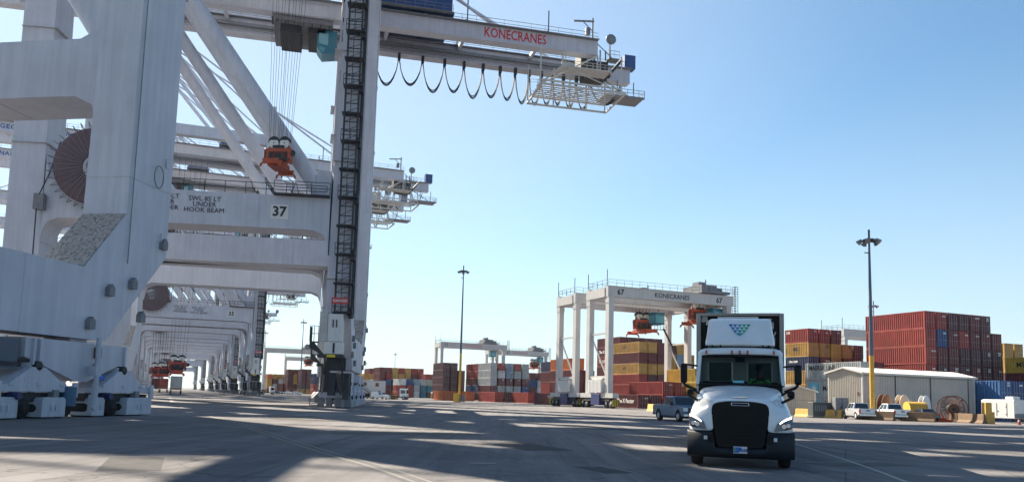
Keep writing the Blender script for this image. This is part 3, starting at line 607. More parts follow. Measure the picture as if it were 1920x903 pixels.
# ------------------------------------------------------------------ rubber tyred gantries
def make_rtg():
    root = thing('yard_gantry_crane', 'x', 'yard crane', group='rubber tyred yard cranes over the container stacks')
    W, D_ = 25.0, 7.0; H = 21.2
    for x in (0, W):
        for y in (0, D_):
            b = MB(); b.box(x-.48, x+.48, y-.7, y+.5, 2.6, H-1.8); b.box(x-.54, x+.54, y-.76, y+.56, H-2.9, H-1.8); b.build('leg', STEEL2, root)
        b = MB(); b.box(x-.6, x+.6, -2.6, D_+2.6, 1.8, 2.6); b.box(x-.2, x+.2, .6, D_-.8, 12.9, 13.2); b.tube((x, D_-.9, 12.4), (x, .7, 5.6), .16, 6); b.box(x-.35, x+.35, .6, D_-.8, 5.2, 5.6)
        b.build('sill_beam', STEEL2, root)
        b = MB(); b.box(x-.9, x+.7, 1.0, 5.6, 2.7, 4.9)
        for k in range(9): b.box(x-.93, x-.9, 1.2+k*.5, 1.3+k*.5, 2.8, 4.8)
        b.box(x-.5, x+.4, 1.4, 5.2, 5.0, 5.2); b.build('generator_housing', WHITEP, root)
        b = MB(); b.box(x-.9, x+.5, 1.6, 4.6, .5, 2.45); b.build('fuel_tank', NAVY, root, bevel=.03)
        for y in (-1.7, 0, D_, D_+1.7):
            b = MB(); b.disc((x-.1, y, .78), 'x', .78, .62, 20); tw = b.build('tyre', RUBBER, root)
            b = MB(); b.disc((x-.1, y, .78), 'x', .36, .66, 14); b.build('rim', MIDST, tw)
        b = MB()
        for y in (-2.75, D_+2.65): b.box(x-.7, x+.6, y-.05, y+.05, .35, 1.5)
        for k in range(4): b.box(x-.72+k*.36, x-.56+k*.36, -2.82, -2.80, .35, 1.5, 1)
        b.build('hazard_guard', [HAZY, BLACKP], root)
        b = MB(); b.box(x-.5, x+.5, -1.2, D_+1.2, 1.2, 1.8); b.build('bogie_beam', DARKST, root)
    for y in (0, D_):
        b = MB(); b.box(-.6, W+1.2, y-.55, y+.55, H-1.8, H); b.box(-.6, W+1.2, y-.75, y+.75, H, H+.08); g = b.build('girder', STEEL2, root)
        r = MB(); r.rail((-.6, y-.7, H+.08), (W+1.2, y-.7, H+.08), 1.1, .035, 1.6); r.build('girder_railing', MIDST, g)
    for e0, e1 in ((-.7, .5), (W-.2, W+1.1)): b = MB(); b.box(e0, e1, .55, D_-.55, H-1.8, H-.2); b.build('end_beam', STEEL2, root)
    b = MB()
    for x, y in ((-.5, 0), (-.5, D_)): b.tube((x, y, H), (x, y, H+3.0), .07, 4)
    b.rail((-.5, 0, H+.08), (-.5, D_, H+.08), 1.1, .035, 1.6); b.build('aerial_mast', DARKST, root); b = MB()
    for z in range(12): b.box(W+1.6, W+2.3, -.4, .4, H-3+.45*z, H-2.95+.45*z)
    for dx in (1.6, 2.3):
        for dy in (-.4, .4): b.tube((W+dx, dy, H-3.6), (W+dx, dy, H+2), .05, 4)
    b.build('access_ladder', DARKST, root)
    return root
def rtg_trolley(root, x):
    H = 21.2
    b = MB(); b.box(x-3.2, x+3.2, -.9, 7.9, H+.3, H+.75); b.box(x-2.2, x+1.2, .5, 6.5, H+.75, H+2.0); b.box(x+1.4, x+2.8, 1, 5, H+.75, H+1.6); b.tube((x-1, 1, H+2), (x-1, 1, H+3), .12, 5); b.box(x-1.8, x-.2, 2, 4, H+2, H+2.7)
    b.rail((x-3.2, -.9, H+.75), (x+3.2, -.9, H+.75), 1.1, .035, 1.0); b.build('trolley', MIDST, root)
    b = MB(); b.box(x+.6, x+2.8, .8, 3.2, H-4.6, H-2.4); b.box(x+.5, x+2.9, .7, 3.3, H-2.4, H-2.2); c = b.build('operator_cab', TEAL, root, bevel=.05)
    b = MB(); b.box(x+.8, x+2.6, .76, .79, H-4.3, H-2.8); b.box(x+.56, x+.59, 1, 3, H-4.3, H-2.8); b.build('cab_window', GLASSB, c)
    b = MB(); b.rail((x+.2, .4, H-5.6), (x+3.0, .4, H-5.6), 1.0, .04, .7); b.box(x+.2, x+3, .4, 1.0, H-5.7, H-5.6); b.tube((x+1.4, .8, H-2), (x+1.4, .8, H+.3), .15, 5); b.beam((x+2.4, .6, H-5.4), (x+4.6, .6, H-9.0), .5, .12); b.build('cab_ladder', DARKST, root)
rtg0 = make_rtg()
rspots = [(at(1140, 139), -22.6, '67', 'nearest yard crane numbered 67, straddling the red container stack', 22.0),
          (at(1078, 150.3), -22.6, None, 'white yard crane just behind the one numbered 67', 17.3),
          (at(825, 300), -22.6, '71', 'yard crane beside the tall yellow based pole, over purple containers', 19.5),
          (at(921, 340), -22.6, None, 'yard crane behind the grey container block in the middle distance', 21.5),
          (at(494, 356), -19, None, 'larger of the yard cranes seen between the crane legs at left', 19.0),
          (at(533, 470), -19, None, 'smaller hazy yard crane seen between the crane legs at left', 21.0),
          (at(1585, 200), -22.6, None, 'yard crane whose white beam end shows left of the tall red stack', 20.0)]
def loc_pt(o, az, X, Y, Z=0):
    a = deg(az); return Vector((o.x + math.cos(a)*X + math.sin(a)*Y, o.y - math.sin(a)*X + math.cos(a)*Y, Z))
rt = [rtg0] + [copy_tree(rtg0, s[0], s[1], s[3]) for s in rspots[1:]]
rtg0.location = rspots[0][0]; rtg0.rotation_euler = (0, 0, deg(22.6)); rtg0['label'] = rspots[0][3]
for r_, s in zip(rt, rspots): rtg_trolley(r_, s[4])
rt[4].scale = (1.0, 1.0, .95)
rt[6].scale = (1, 1, .97)
text('67', 1.35, BLACKP, rt[0], (1.9, -.56, 20.25), bold=.04); text('67', 1.35, BLACKP, rt[0], (22.9, -.56, 20.25), bold=.04); text('KONECRANES', 1.15, DARKST, rt[0], (12.6, -.56, 20.25), bold=.02)
text('67', .8, BLACKP, rt[0], (-.56, .6, 20.4), rot=(PI/2, 0, -PI/2), bold=.03)
text('71', 1.35, BLACKP, rt[2], (1.6, -.56, 20.25), bold=.04); text('KONECRANES', 1.1, REDL, rt[2], (12.6, -.56, 20.25)); text('KONECRANES', 1.1, REDL, rt[3], (12.6, -.56, 20.25))
def rtg_spreader(i, X, z, lab):
    o, az = rspots[i][0], rspots[i][1]; p = loc_pt(o, az, X, 3.5, z)
    s_ = headblock(lab, p, az, top=21.8-z, group='orange spreaders under the yard cranes'); s_.scale = (1, .6, 1); return s_
rtg_spreader(1, 16.6, 14.3, 'orange spreader hanging under the yard crane behind number 67')
rtg_spreader(0, 21.2, 15.6, 'orange spreader partly hidden behind the truck trailer top')
rtg_spreader(3, 21.0, 13.4, 'orange spreader above the grey containers in the middle distance')
rtg_spreader(4, 19.0, 12.5, 'small red spreader under the hazy yard crane at left')

# ------------------------------------------------------------------ containers
CC = {'R': ((.31,.036,.03),'red'), 'M': ((.135,.024,.028),'maroon'), 'D': ((.085,.025,.035),'dark plum'), 'B': ((.012,.07,.22),'blue'), 'N': ((.02,.035,.10),'navy'),
      'Y': ((.50,.29,.07),'ochre'), 'O': ((.60,.15,.03),'orange'), 'G': ((.42,.44,.44),'grey'), 'W': ((.66,.67,.66),'white'), 'T': ((.02,.16,.24),'teal'), 'S': ((.20,.30,.42),'pale blue'), 'K': ((.36,.36,.30),'khaki grey'), 'C': ((.34,.045,.032),'brick red'), 'U':((.03,.13,.34),'bright blue'), 'L': ((.58,.38,.05),'yellow')}
CM = {k: mat('container_'+v[1].replace(' ', '_'), v[0], .62, var=.30, scale=.55, streak=.26, col2=(.13,.07,.05), spots=-.02) for k, v in CC.items()}
BAR = mat('door_bar', (.40, .38, .36), .5, var=.2)
def cont_mesh(Lc, hi=2.6, det=True):
    b = MB(); Wc = 2.44; f = .12
    for x in (0, Wc-f):
        for y in (0, Lc-f): b.box(x, x+f, y, y+f, 0, hi)
    for x in (0, Wc-.06):
        b.box(x, x+.06, f, Lc-f, 0, .16); b.box(x, x+.06, f, Lc-f, hi-.12, hi)
    b.box(f, Wc-f, 0, .06, 0, .16); b.box(f, Wc-f, 0, .06, hi-.12, hi); b.box(f, Wc-f, Lc-.06, Lc, 0, hi)
    b.box(f, Wc-f, .075, .10, .16, hi-.12)
    b.box(.06, Wc-.06, .06, Lc-.06, .10, .14); b.box(.06, Wc-.06, .06, Lc-.06, hi-.05, hi-.02)
    # corrugated long walls
    n = int((Lc-2*f)/.42); p = (Lc-2*f)/n
    for sx in (0, 1):
        top, bot = [], []
        for i in range(n):
            for t, dpt in ((0,0), (.25,0), (.5,1), (.75,1)):
                x = .008 + .075*dpt; x = Wc-x if sx else x; y = f+(i+t)*p
                top.append((x, y, hi-.12)); bot.append((x, y, .16))
        top.append((Wc-.012 if sx else .012, Lc-f, hi-.12)); bot.append((Wc-.012 if sx else .012, Lc-f, .16))
        b.grid([top, bot], smooth=False)
    # castings
    for x in (-.004, Wc-.174):
        for y in (-.004, Lc-.174):
            for z in (-.0, hi-.12): b.box(x, x+.178, y, y+.178, z-.003, z+.123)
    return b
def cont_door(hi=2.6):
    b = MB(); m_ = 1.22
    for x0, x1 in ((.13, m_-.012), (m_+.012, 2.31)):
        b.box(x0, x1, .03, .07, .17, hi-.13)
        n = 5; s_ = (hi-.5)/n
        for k in range(n): b.box(x0+.05, x1-.05, .012, .03, .22+k*s_+.05, .22+(k+1)*s_-.05)
    r = MB()
    for x in (.42, .92, 1.52, 2.02): r.tube((x, -.015, .10), (x, -.015, hi-.08), .022, 5)
    for x in (.42, .92, 1.52, 2.02): r.box(x-.02, x+.28, -.04, -.015, 1.0, 1.05)
    return b, r
PROTO = {}
for nm, Lc in (('40', 12.19), ('20', 6.06)):
    o = cont_mesh(Lc).build('proto', CM['R'])
    PROTO[nm] = o.data; bpy.data.objects.remove(o)
db, dr = cont_door(); o = db.build('p', CM['R']); DOORM = o.data; bpy.data.objects.remove(o); o = dr.build('p', BAR); RODM = o.data; bpy.data.objects.remove(o)
ORD = ['bottom', 'second up', 'third up', 'fourth up', 'fifth up', 'sixth up', 'seventh up']
COL = ['first', 'second', 'third', 'fourth', 'fifth', 'sixth', 'seventh', 'eighth', 'ninth', 'tenth']
ncont = 0
DROP = set([52,53,54,55,56,61,62,67,68,69,70,99,100,101,102,103,152,153,154,155,156,157,159,160,161,162,163,164,166,167,168,169,170,171,173,174,175,176,177,178,183,184,185,203,204,205,206,207,208,209,217,222,227,232,242,243,244,245,246,247,251,255,256,257,258,259,260,261,262,263,264,265,266,272,277,286,287,301,302,303,306,307,308,311,312,313,316,317,318,321,322,323,325,326,327,328,331,332,333,334,335,351,352,353,355,356,357,385,386,387,388,389,400,401,402,403,404,409,410,411,412,413,414,415,416,417,418,419,420,421,422,423,424,428,429,430,431,432,433,434,435,437,438,439,440,442,443,444,445,446,447])   # wholly hidden ones left out
def container(loc, az, col, L_='40', hi=2.6, label='', group=None, door=False):
    global ncont; ncont += 1
    if ncont in DROP: return None
    o = bpy.data.objects.new('shipping_container', PROTO[L_]); C.objects.link(o); o.location = loc; o.rotation_euler = (0,0,-deg(az)); s_ = hi/2.6*.985; o.scale = (1, 1, s_)
    o.material_slots[0].link = 'OBJECT'; o.material_slots[0].material = CM[col]
    tag(o, label, 'shipping container', group); o['idx'] = ncont
    if door:
        d = bpy.data.objects.new('door', DOORM); C.objects.link(d); d.parent = o; d.material_slots[0].link = 'OBJECT'; d.material_slots[0].material = CM[col]
        r = bpy.data.objects.new('locking_bars', RODM); C.objects.link(r); r.parent = d
    return o
def stack(px, d, cols, desc, L_='40', hi=2.6, az=-22.6, pitch=2.62, z0=0, bays=1, door=False, gap=.4, colshift=0, cw='column'):
    o = at(px, d) if not isinstance(px, Vector) else px; out = {}
    Lc = 12.19 if L_ == '40' else 6.06
    for ci, col in enumerate(cols):
        for ti, ch in enumerate(col):
            if ch == '.': continue
            jx, jy = random.uniform(-.03, .03), random.uniform(-.07, .07)
            p = loc_pt(o, az, ci*pitch + jx, jy, z0+ti*hi)
            lab = f"{CC[ch][1]} container, {'top' if ti == len(col)-1 and ti > 0 else ORD[ti]}, {COL[ci]} {cw}, {desc}"
            out[(ci, ti)] = container(p, az + random.uniform(-.25, .25), ch, L_, hi, lab, 'stacked shipping containers', door)
    return out
# tall red stack behind the shed
big = stack(1739, 130, ['MRRCCR', 'MMDMBR', 'DMMMMD', 'DDDDRD', 'MDMDMM', 'DMDDMD', 'MMDDM'], 'tall red stack behind the shed', hi=2.9, door=True)
stack(1888, 155, ['MMDYY', 'MMDYY', 'MYDMY'], 'ochre topped stack at the right edge', hi=2.9, pitch=2.9, door=True)
cb_ = stack(1876, 110, ['BU', 'MB', 'RR'], 'low stack behind the white trailer', L_='20', hi=2.8, pitch=2.6, door=True)
sy = stack(1956, 131, ['MMML', 'MMRL'], 'yellow topped stack at right edge', L_='20', hi=2.6)
eg = stack(1517, 147, ['NYYNYR', 'NMYMYR', 'MYMYLM', 'YMYMY'[0:5], 'MMYMM', 'YMMYY'], 'stack left of the yard beam end', L_='20', pitch=2.75, door=True)
mk = stack(1616, 128, ['GGG', 'MMM'], 'grey stack behind the metal building', hi=2.9)
# stack right of RTG
cs = stack(1197, 192, ['RRRYMY', 'MRDYMY', 'DMMYMM', 'YMDYYD', 'MYMYSY', 'MMYMY'], 'ochre and maroon stack behind the yard crane', pitch=2.7)
gs = stack(1160, 212, ['MRMMRMM', 'MMMRMMD', 'MDMRMMD', 'MDMRMDM', 'DMMRMMD'], 'maroon stack beyond the ochre one', pitch=2.75)
hs_ = stack(1318, 150, ['LLL', 'YYY'], 'yellow stack beside the truck')
fs = stack(1196, 150, ['M', 'M', 'RR', 'MR'], 'low red row at the yard crane wheels', pitch=2.7, door=True)
stack(1075, 176, ['MMMO', 'MMM'], 'narrow stack between the yard crane legs', pitch=2.7)
stack(1053, 190, ['MRMN', 'MMDN', 'MMD'], 'navy topped stack left of the yard crane', pitch=2.7)
js = stack(1022, 178, ['M', 'G'], 'pair left of the yard crane wheels', L_='20', door=True)
# centre block
ctr = stack(918, 275, ['MMGGG', 'MGMWR', 'MGMSS', 'GGMGR', 'MBMGG'], 'grey block in the middle', pitch=3.0, door=True)
stack(loc_pt(at(918, 275), -22.6, 0, 12.7), None, ['MBCCR', 'MSGGR'], 'row behind the grey block', pitch=3.0) if False else None
def behind(px, d, dy): return loc_pt(at(px, d), -22.6, 0, dy)
stack(behind(918, 275, 12.8), 0, ['MBMRR', 'MUGGM'], 'second row of the grey block', pitch=3.0)
stack(993, 292, ['MMBM', 'RWGM', 'RRWM', 'MRGM', 'MGWG'], 'lower block right of the grey one', pitch=3.0)
stack(829, 285, ['MDDDD', 'MDDDD', 'MMMM'], 'plum stack beside the tall pole', pitch=2.9, door=True)
for px, d, col, lab in ((837, 229, 'O', 'orange container on the ground left of the yellow pole base'), (874, 226, 'O', 'bright orange container on the ground right of the yellow pole base'), (927, 212, 'C', 'brick red container on the ground before the grey block'), (945, 214, 'D', 'dark plum container on the ground before the grey block'), (989, 205, 'C', 'second brick red container on the ground, right of the plum one')):
    container(at(px, d), -22.6, col, '40' if d > 0 else '20', 2.75, lab, 'containers on the ground before the blocks', True)
# left blocks
stack(710, 355, ['MYMMM', 'MMBRM', 'YMDYY', 'DMYYR', 'MYYYY', 'MRMMR', 'MRRRR'], 'mixed stack right of the white office', pitch=2.95)
stack(680, 375, ['MYYYY', 'MMYYM', 'MYMYR'], 'ochre stack above the white office', pitch=2.9)
stack(750, 335, ['CRW', 'RRB', 'WGS', 'TTG', 'MTK'], 'low stack behind the yard tractor', pitch=2.95)
stack(796, 352, ['RRRR', 'RRRR'], 'red stack left of the plum one', pitch=2.9)
stack(500, 440, ['MYYO', 'YGMY', 'RRWY', 'RMWG'], 'hazy stack under the yard crane', pitch=3.0)
stack(538, 430, ['MMDDM', 'CMYYM', 'RRYMM'], 'hazy stack left of thin pole', pitch=3.0)
stack(562, 420, ['YDMMM', 'YDMDD', 'MDDDM'], 'hazy stack right of thin pole', pitch=3.0)
stack(588, 400, ['CCNNM', 'OWGBN', 'WKRBB', 'OOMWM'], 'hazy stack beside the crane foot', pitch=3.0)
# markings
WT = mat('white_lettering', (.75, .75, .72), .6, var=0); STARB = mat('star_blue', (.10, .45, .58), .5, var=.05)
def side_text(o, body, size, m, y, z, sx=1.0): return text(body, size, m, o, (-.008, y, z), rot=(PI/2, 0, -PI/2), bold=.02, sx=sx, name='lettering')
def end_text(o, body, size, m, x, z): return text(body, size, m, o, (x, -.03, z), bold=.012)
side_text(mk[(0, 2)], 'MAERSK LINE', 1.0, BLACKP, 8.4, 1.8)
for t in (0, 1):
    q = MB(); q.box(-.006, 0, 9.3, 11.3, .35, 2.2); pn = q.build('logo_panel', STARB, mk[(0, t)])
    s_ = MB(); pts = []
    for k in range(14): r_ = .72 if k % 2 == 0 else .28; pts.append((10.3+r_*math.cos(PI*k/7+.2), 1.27+r_*math.sin(PI*k/7+.2)))
    s_.prism(pts, 'x', -.014, -.008); s_.build('star', WT, pn); side_text(mk[(0, t)], 'MAERSK', 1.1, BLACKP, 6.3, 1.3)
side_text(eg[(0, 4)], 'MSC', .9, BLACKP, 3.1, 1.4); side_text(eg[(0, 3)], 'CMA CGM', .5, WT, 4.0, 1.7); side_text(eg[(0, 5)], 'CAI', .6, WT, 5.2, 2.0)
side_text(sy[(0, 3)], 'MSC', 1.2, BLACKP, 3.0, 1.35)
side_text(cs[(0, 5)], 'MSC', .95, BLACKP, 6.5, 1.4); side_text(cs[(0, 3)], 'MSC', .95, BLACKP, 6.5, 1.4); side_text(cs[(0, 4)], 'dragon', .9, YEL, 5.5, 1.3) if False else None
side_text(fs[(0, 0)], 'Textainer', 1.1, WT, 9.0, 1.4) if False else None
side_text(fs[(0, 0)], 'The X Factor', 1.15, WT, 4.6, 1.35); side_text(gs[(0, 5)], 'The X Factor', 1.1, WT, 8.0, 1.4); side_text(gs[(0, 4)], 'The X Factor', 1.1, WT, 8.2, 1.4)
end_text(js[(0, 0)], 'The', .9, WT, 1.2, 1.7)
for k_, st in ((0, big), (1, ctr), (2, cb_), (3, eg), (4, fs)):
    for (ci, ti), o in st.items():
        if o is None: random.random(); continue
        if random.random() < .75 and (k_ != 1 or ci > 0):
            end_text(o, random.choice(['TEX\n4563', 'CAI\n22G1', 'HMM', 'TRITON', 'TGHU\n45G1', 'MSC', 'UACU']), .30, BLACKP if o.material_slots[0].material in (CM['G'], CM['W'], CM['Y'], CM['L']) else WT, 1.75, random.uniform(1.9, 2.15))

# ------------------------------------------------------------------ light masts
def mast(px, d, H, label, base=False, yel=8.0):
    p = at(px, d); r = thing('light_mast', label, 'light pole', p, 0, 'tall floodlight masts')
    b = MB(); b.tube((0,0,yel), (0,0,H), .30 - .10*yel/H, 12, .11); b.build('upper_pole', GALV, r)
    b = MB(); b.tube((0,0,0), (0,0,yel), .30, 12, .30-.10*yel/H+.004); b.build('painted_pole', YEL if yel > 1 else GALV, r)
    b = MB(); b.disc((0,0,H-.6), 'z', .75, .18, 12); b.tube((0,0,H-.9), (0,0,H-2.3), .1, 6); b.tube((0,0,H-.5), (0,0,H+.7), .13, 6); b.box(-1.0, 1.0, -.06, .06, H-.9, H-.75); b.box(-.06, .06, -1, 1, H-.9, H-.75); b.tube((0, 0, H-2.2), (-.6, 0, H-2.2), .08, 4); b.build('lamp_ring', DARKST, r)
    for k in range(5):
        t = 2*PI*k/5+.4; x, y = 1.15*math.cos(t), 1.15*math.sin(t)
        q = MB(); q.tube((x*.75, y*.75, H-.6), (x*1.12, y*1.12, H-1.0), .18, 8, .36); q.build('floodlight', MIDST, r)
    if base:
        q = MB(); q.box(-1.3, .1, -1.2, 1.2, 0, 2.0); q.build('bollard_block', YEL, r, bevel=.08); q = MB(); q.box(.5, 1.3, -1.0, .2, .1, 1.6); q.build('switch_box', MIDST, r)
    return r
mast(1636.5, 97.5, 22.6, 'tall floodlight mast with yellow lower pole in front of the shed', yel=7.7)
mast(861, 185, 31.0, 'tall floodlight mast with yellow base block by the orange containers', True, 11.3)
mast(1642, 221, 30, 'floodlight mast showing only its head above the tall red stack', yel=.5)
mast(562, 324, 30, 'thin floodlight mast beside the crane 37 cabinets', yel=.5)
mast(491, 389, 30, 'thin floodlight mast at the left leg of the hazy yard crane', yel=.5)
mast(738, 570, 30, 'small far floodlight mast above the mixed stack', yel=.5)
mast(684, 760, 30, 'tiny far floodlight mast just right of the crane leg', yel=.5)

# ------------------------------------------------------------------ buildings, fence, yard clutter
def clad(name, col):
    m = mat(name, col, .5, var=.08, scale=.6, streak=.08); return m
WALLM = clad('shed_cladding', (.46, .42, .36)); WALLG = clad('shed_wall_grey_shaded', (.42, .40, .38)); ROOFM = mat('shed_roof', (.55, .54, .52), .5, var=.08)  # long walls get a greyer copy of the cladding, shade put into the colour
def ribbed(b, p0, p1, z0, z1a, z1b, pitch=.3, dep=.05, off=(0, 0)):
    p0 = Vector(p0); p1 = Vector(p1); Lg = (p1-p0).length; n = int(Lg/pitch); t = (p1-p0).normalized(); nn = Vector((t.y, -t.x, 0)); top, bot = [], []
    for i in range(n):
        for q, d in ((0,0), (.6,0), (.7,1), (.9,1)):
            s_ = (i+q)/n; p = p0.lerp(p1, s_) + nn*dep*d; zt = z1a(s_) if callable(z1a) else z1a
            top.append((p.x, p.y, zt)); bot.append((p.x, p.y, z0))
    p = p1; zt = z1a(1) if callable(z1a) else z1a; top.append((p.x, p.y, zt)); bot.append((p.x, p.y, z0)); b.grid([top, bot], smooth=False)
def shed(label, loc, az, W, Dp, he, hr, doors, wall_front, wall_side):
    r = thing('metal_shed', label, 'shed', loc, az)
    b = MB(); ribbed(b, (0,0,0), (W,0,0), 0, he, he); b.build('wall', wall_front, r); b = MB(); ribbed(b, (W,Dp,0), (0,Dp,0), 0, he, he); b.build('wall', wall_front, r)
    gz = lambda s_: he + (hr-he)*(1-abs(2*s_-1))
    b = MB(); ribbed(b, (0,Dp,0), (0,0,0), 0, gz, gz); b.build('gable_wall', wall_side, r); b = MB(); ribbed(b, (W,0,0), (W,Dp,0), 0, gz, gz); b.build('gable_wall', wall_side, r)
    b = MB(); t = .12; o = .35
    for a, c in (((-o, -o, he-.1), (-o, Dp/2, hr+.06)), ((-o, Dp+o, he-.1), (-o, Dp/2, hr+.06))):
        n = int((W+2*o)/.5); rows = [[], []]
        for i in range(n+1):
            for q, dz in ((0,0), (.3,.0), (.35,.06), (.5,.06), (.55, 0)):
                x = -o + (i+q)*(W+2*o)/(n+1); rows[0].append((x, a[1], a[2]+dz)); rows[1].append((x, c[1], c[2]+dz))
        b.grid(rows, smooth=False); b.box(-o, W+o, a[1]-.06, a[1]+.06, a[2]-.22, a[2]+.02)
    b.beam((-o, -o, he-.16), (-o, Dp/2, hr-.02), .06, .22); b.beam((-o, Dp+o, he-.16), (-o, Dp/2, hr-.02), .06, .22)
    b.build('roof', ROOFM, r)
    b = MB()
    for x in (-.0, W): b.box(x-.1, x+.1, -.12, .1, 0, he)
    b.build('corner_trim', ROOFM, r)
    for x in doors:
        q = MB(); q.box(x-.06, x+.06, -.09, -.02, .05, he-.3); q.build('door_seam', DARKST, r)
    return r
S1 = shed('long metal shed with shaded grey front and white roof behind the parked pickups', at(1618, 105), -22.6, 20.8, 6.0, 6.05, 6.65, (5.8, 12.3, 19.6), WALLG, WALLM)
b = MB(); b.box(.3, 20.4, -.12, -.09, he_ if False else 5.55, 5.62); b.build('door_rail', MIDST, S1)
b = MB()
for x, z in ((17.8, 2.4), (18.3, 2.75)): b.disc((x, -.12, z), 'y', .16, .1, 10)
b.build('wall_vent', DARKST, S1)
b = MB(); b.box(-.12, -.06, .55, .85, 3.0, 3.4); b.build('alarm_bell', RUST, S1)
b = MB()
for y in (1.2, 3.0, 4.6, 5.6): b.box(-.16, -.06, y, y+.14, .6, 1.3)
b.build('downpipe_box', WHITEP, S1)
b = MB(); b.box(1.3, 1.9, -.35, -.08, 1.0, 2.6); b.build('meter_box', MIDST, S1)
S2 = shed('small pale metal shed behind the wire fence', at(1500, 118), -10, 8.0, 6, 3.6, 4.3, (), WALLM, WALLM)
S2.rotation_euler = (0, 0, -deg(-100 + 8)); S2.location = at(1528, 117)
def fence(label, pts, h=2.2):
    r = thing('wire_fence', label, 'fence', pts[0]); o = pts[0]
    for a, c in zip(pts, pts[1:]):
        n = max(1, round((c-a).length/3))
        for i in range(n+1):
            p = a.lerp(c, i/n) - o; q = MB(); q.tube((p.x, p.y, 0), (p.x, p.y, h), .045, 6); q.build('fence_post', DARKST, r)
        q = MB(); u = (c-a); A = a-o; B_ = c-o
        for z in (.1, h*.5, h-.05): q.tube(A+Vector((0,0,z)), B_+Vector((0,0,z)), .025, 4)
        m_ = int(u.length/.28)
        for i in range(m_): p = A.lerp(B_, i/m_); q.tube(p+Vector((0,0,.1)), p+Vector((.0,0,h-.05)), .006, 3, caps=False)
        q.build('wire_mesh', MIDST, r)
    return r
fence('dark wire fence before the small pale shed', [at(1462, 108), at(1523, 106), at(1572, 108)])
r = thing('generator_unit', 'dark green generator behind the yellow barrier', 'generator', at(1543, 99), -8)
b = MB(); b.box(-1.6, 1.8, -.6, .7, .25, 1.9); b.build('housing', mat('generator_paint', (.05, .06, .06), .5, var=.2), r, bevel=.05)
b = MB()
for k in range(6): b.box(-1.4+k*.28, -1.25+k*.28, -.63, -.6, .8, 1.5)
b.box(-1.7, 1.9, -.65, .75, .1, .25); b.build('grille', MIDST, r)
b = MB(); b.tube((1.2, 0, 1.9), (1.2, 0, 2.3), .07, 6); b.build('exhaust', DARKST, r)
r = thing('electrical_cabinet', 'tall grey electrical cabinet beside the generator', 'cabinet', at(1576, 98), -10)
b = MB(); b.box(-.85, .85, -.4, .4, .15, 2.5); b.build('cabinet_body', MIDST, r, bevel=.03); b = MB(); b.box(-.02, .02, -.43, -.4, .25, 2.4); b.box(-.2, -.12, -.46, -.4, 1.2, 1.45); b.build('door_handle', DARKST, r)

BARB = mat('barrier_brown_shaded', (.17, .105, .06), .8, var=.25, scale=2.5, streak=.15, col2=(.20, .14, .10), spots=-.02)  # brown tone includes the shade on the camera-facing sides, put into the colour
BARY = mat('barrier_yellow', (.62, .36, .08), .75, var=.2, scale=2.5, streak=.12, col2=(.25, .17, .10), spots=-.05)
def barrier(pa, pb, label, m, h=1.05):
    a, c = Vector(pa), Vector(pb); u = c-a; Lb = u.length; az = math.degrees(math.atan2(u.y, u.x))
    prof = [(-.32, 0), (.32, 0), (.32, .1), (.17, .36), (.12, h), (-.12, h), (-.17, .36), (-.32, .1)]
    b = MB(); b.prism(prof, 'x', 0, Lb)
    o = b.build('traffic_barrier', m, bevel=.025); o.location = a; o.rotation_euler = (0, 0, math.radians(az))
    return tag(o, label, 'concrete barrier', 'concrete barriers along the yard edge')
def bar(px0, y0, px1, y1, *a): barrier(ground(px0, y0), ground(px1, y1), *a)
bar(1493, 780.5, 1523, 782, 'short yellow barrier nearest the truck, at the fence', BARY)
bar(1525, 782, 1579, 784, 'yellow barrier in front of the generator', BARY)
bar(1605, 785.5, 1677, 788.5, 'shaded brown barrier in front of the silver and white pickups', BARB)
bar(1691, 788.5, 1754, 791, 'shaded brown barrier in front of the dark car', BARB)
bar(1782, 790.5, 1847, 794, 'shaded brown barrier in front of the big cable reel', BARB)
r = tag(MB().box(-.4,.3,-.4,.4,0,2.3).box(.3,.65,-.3,.3,0,1.3).build('yellow_block', BARY, bevel=.06), 'tall yellow block against the white trailer end', 'concrete block'); r.location = at(1852, 88)
bar(728, 747.5, 746, 748, 'distant yellow barrier between the white van and yard tractor', BARY)
bar(1216, 770, 1240, 772, 'yellow barrier behind the blue pickup', BARY)

def reel(label, p, R_, wd, az, spokes=0, m=None, tilt=0, lean=0):
    r = thing('cable_drum', label, 'cable drum', p, az, 'cable drums standing before the shed'); m = m or WOOD
    for y in (-wd/2, wd/2):
        b = MB()
        if spokes:
            for k in range(spokes):
                t = 2*PI*k/spokes; b.tube((.2*math.cos(t), y, R_+.2*math.sin(t)), (R_*.98*math.cos(t), y, R_+R_*.98*math.sin(t)), .035, 4)
            ringp = [(R_*math.cos(2*PI*k/36), y, R_+R_*math.sin(2*PI*k/36)) for k in range(37)]; b.poly(ringp, .06, 5)
        else: b.disc((0, y, R_), 'y', R_, .1, 30)
        b.build('flange', m, r)
    b = MB(); b.disc((0, 0, R_), 'y', R_*(.55 if not spokes else .42), wd, 24); b.build('drum_core', CABLE if spokes else WOOD, r)
    return r
PALEW = mat('pale_drum_face', (.66, .55, .42), .8, var=.2, scale=3)
reel('large rusty spoked cable reel before the shed right end', at(1786, 93.5), 1.5, 1.3, 12, 40, RUST)
reel('brown wooden cable drum standing behind the white pickup', at(1659, 100), 1.55, .6, -42, 0, WOOD)
reel('cream faced cable drum left of the yellow tank', at(1692, 100), 1.55, .6, -42, 0, PALEW)
reel('small dark cable drum between the cream drum and the yellow tank', at(1703, 102), 1.3, .5, -45, 0, MIDST)
reel('white faced cable drum right of the yellow tank', at(1734, 101), 1.55, .5, -45, 0, WHITEP)
r = thing('yellow_tank', 'rounded yellow tank behind the dark car', 'tank', at(1716, 97), 0)
b = MB(); rows = []
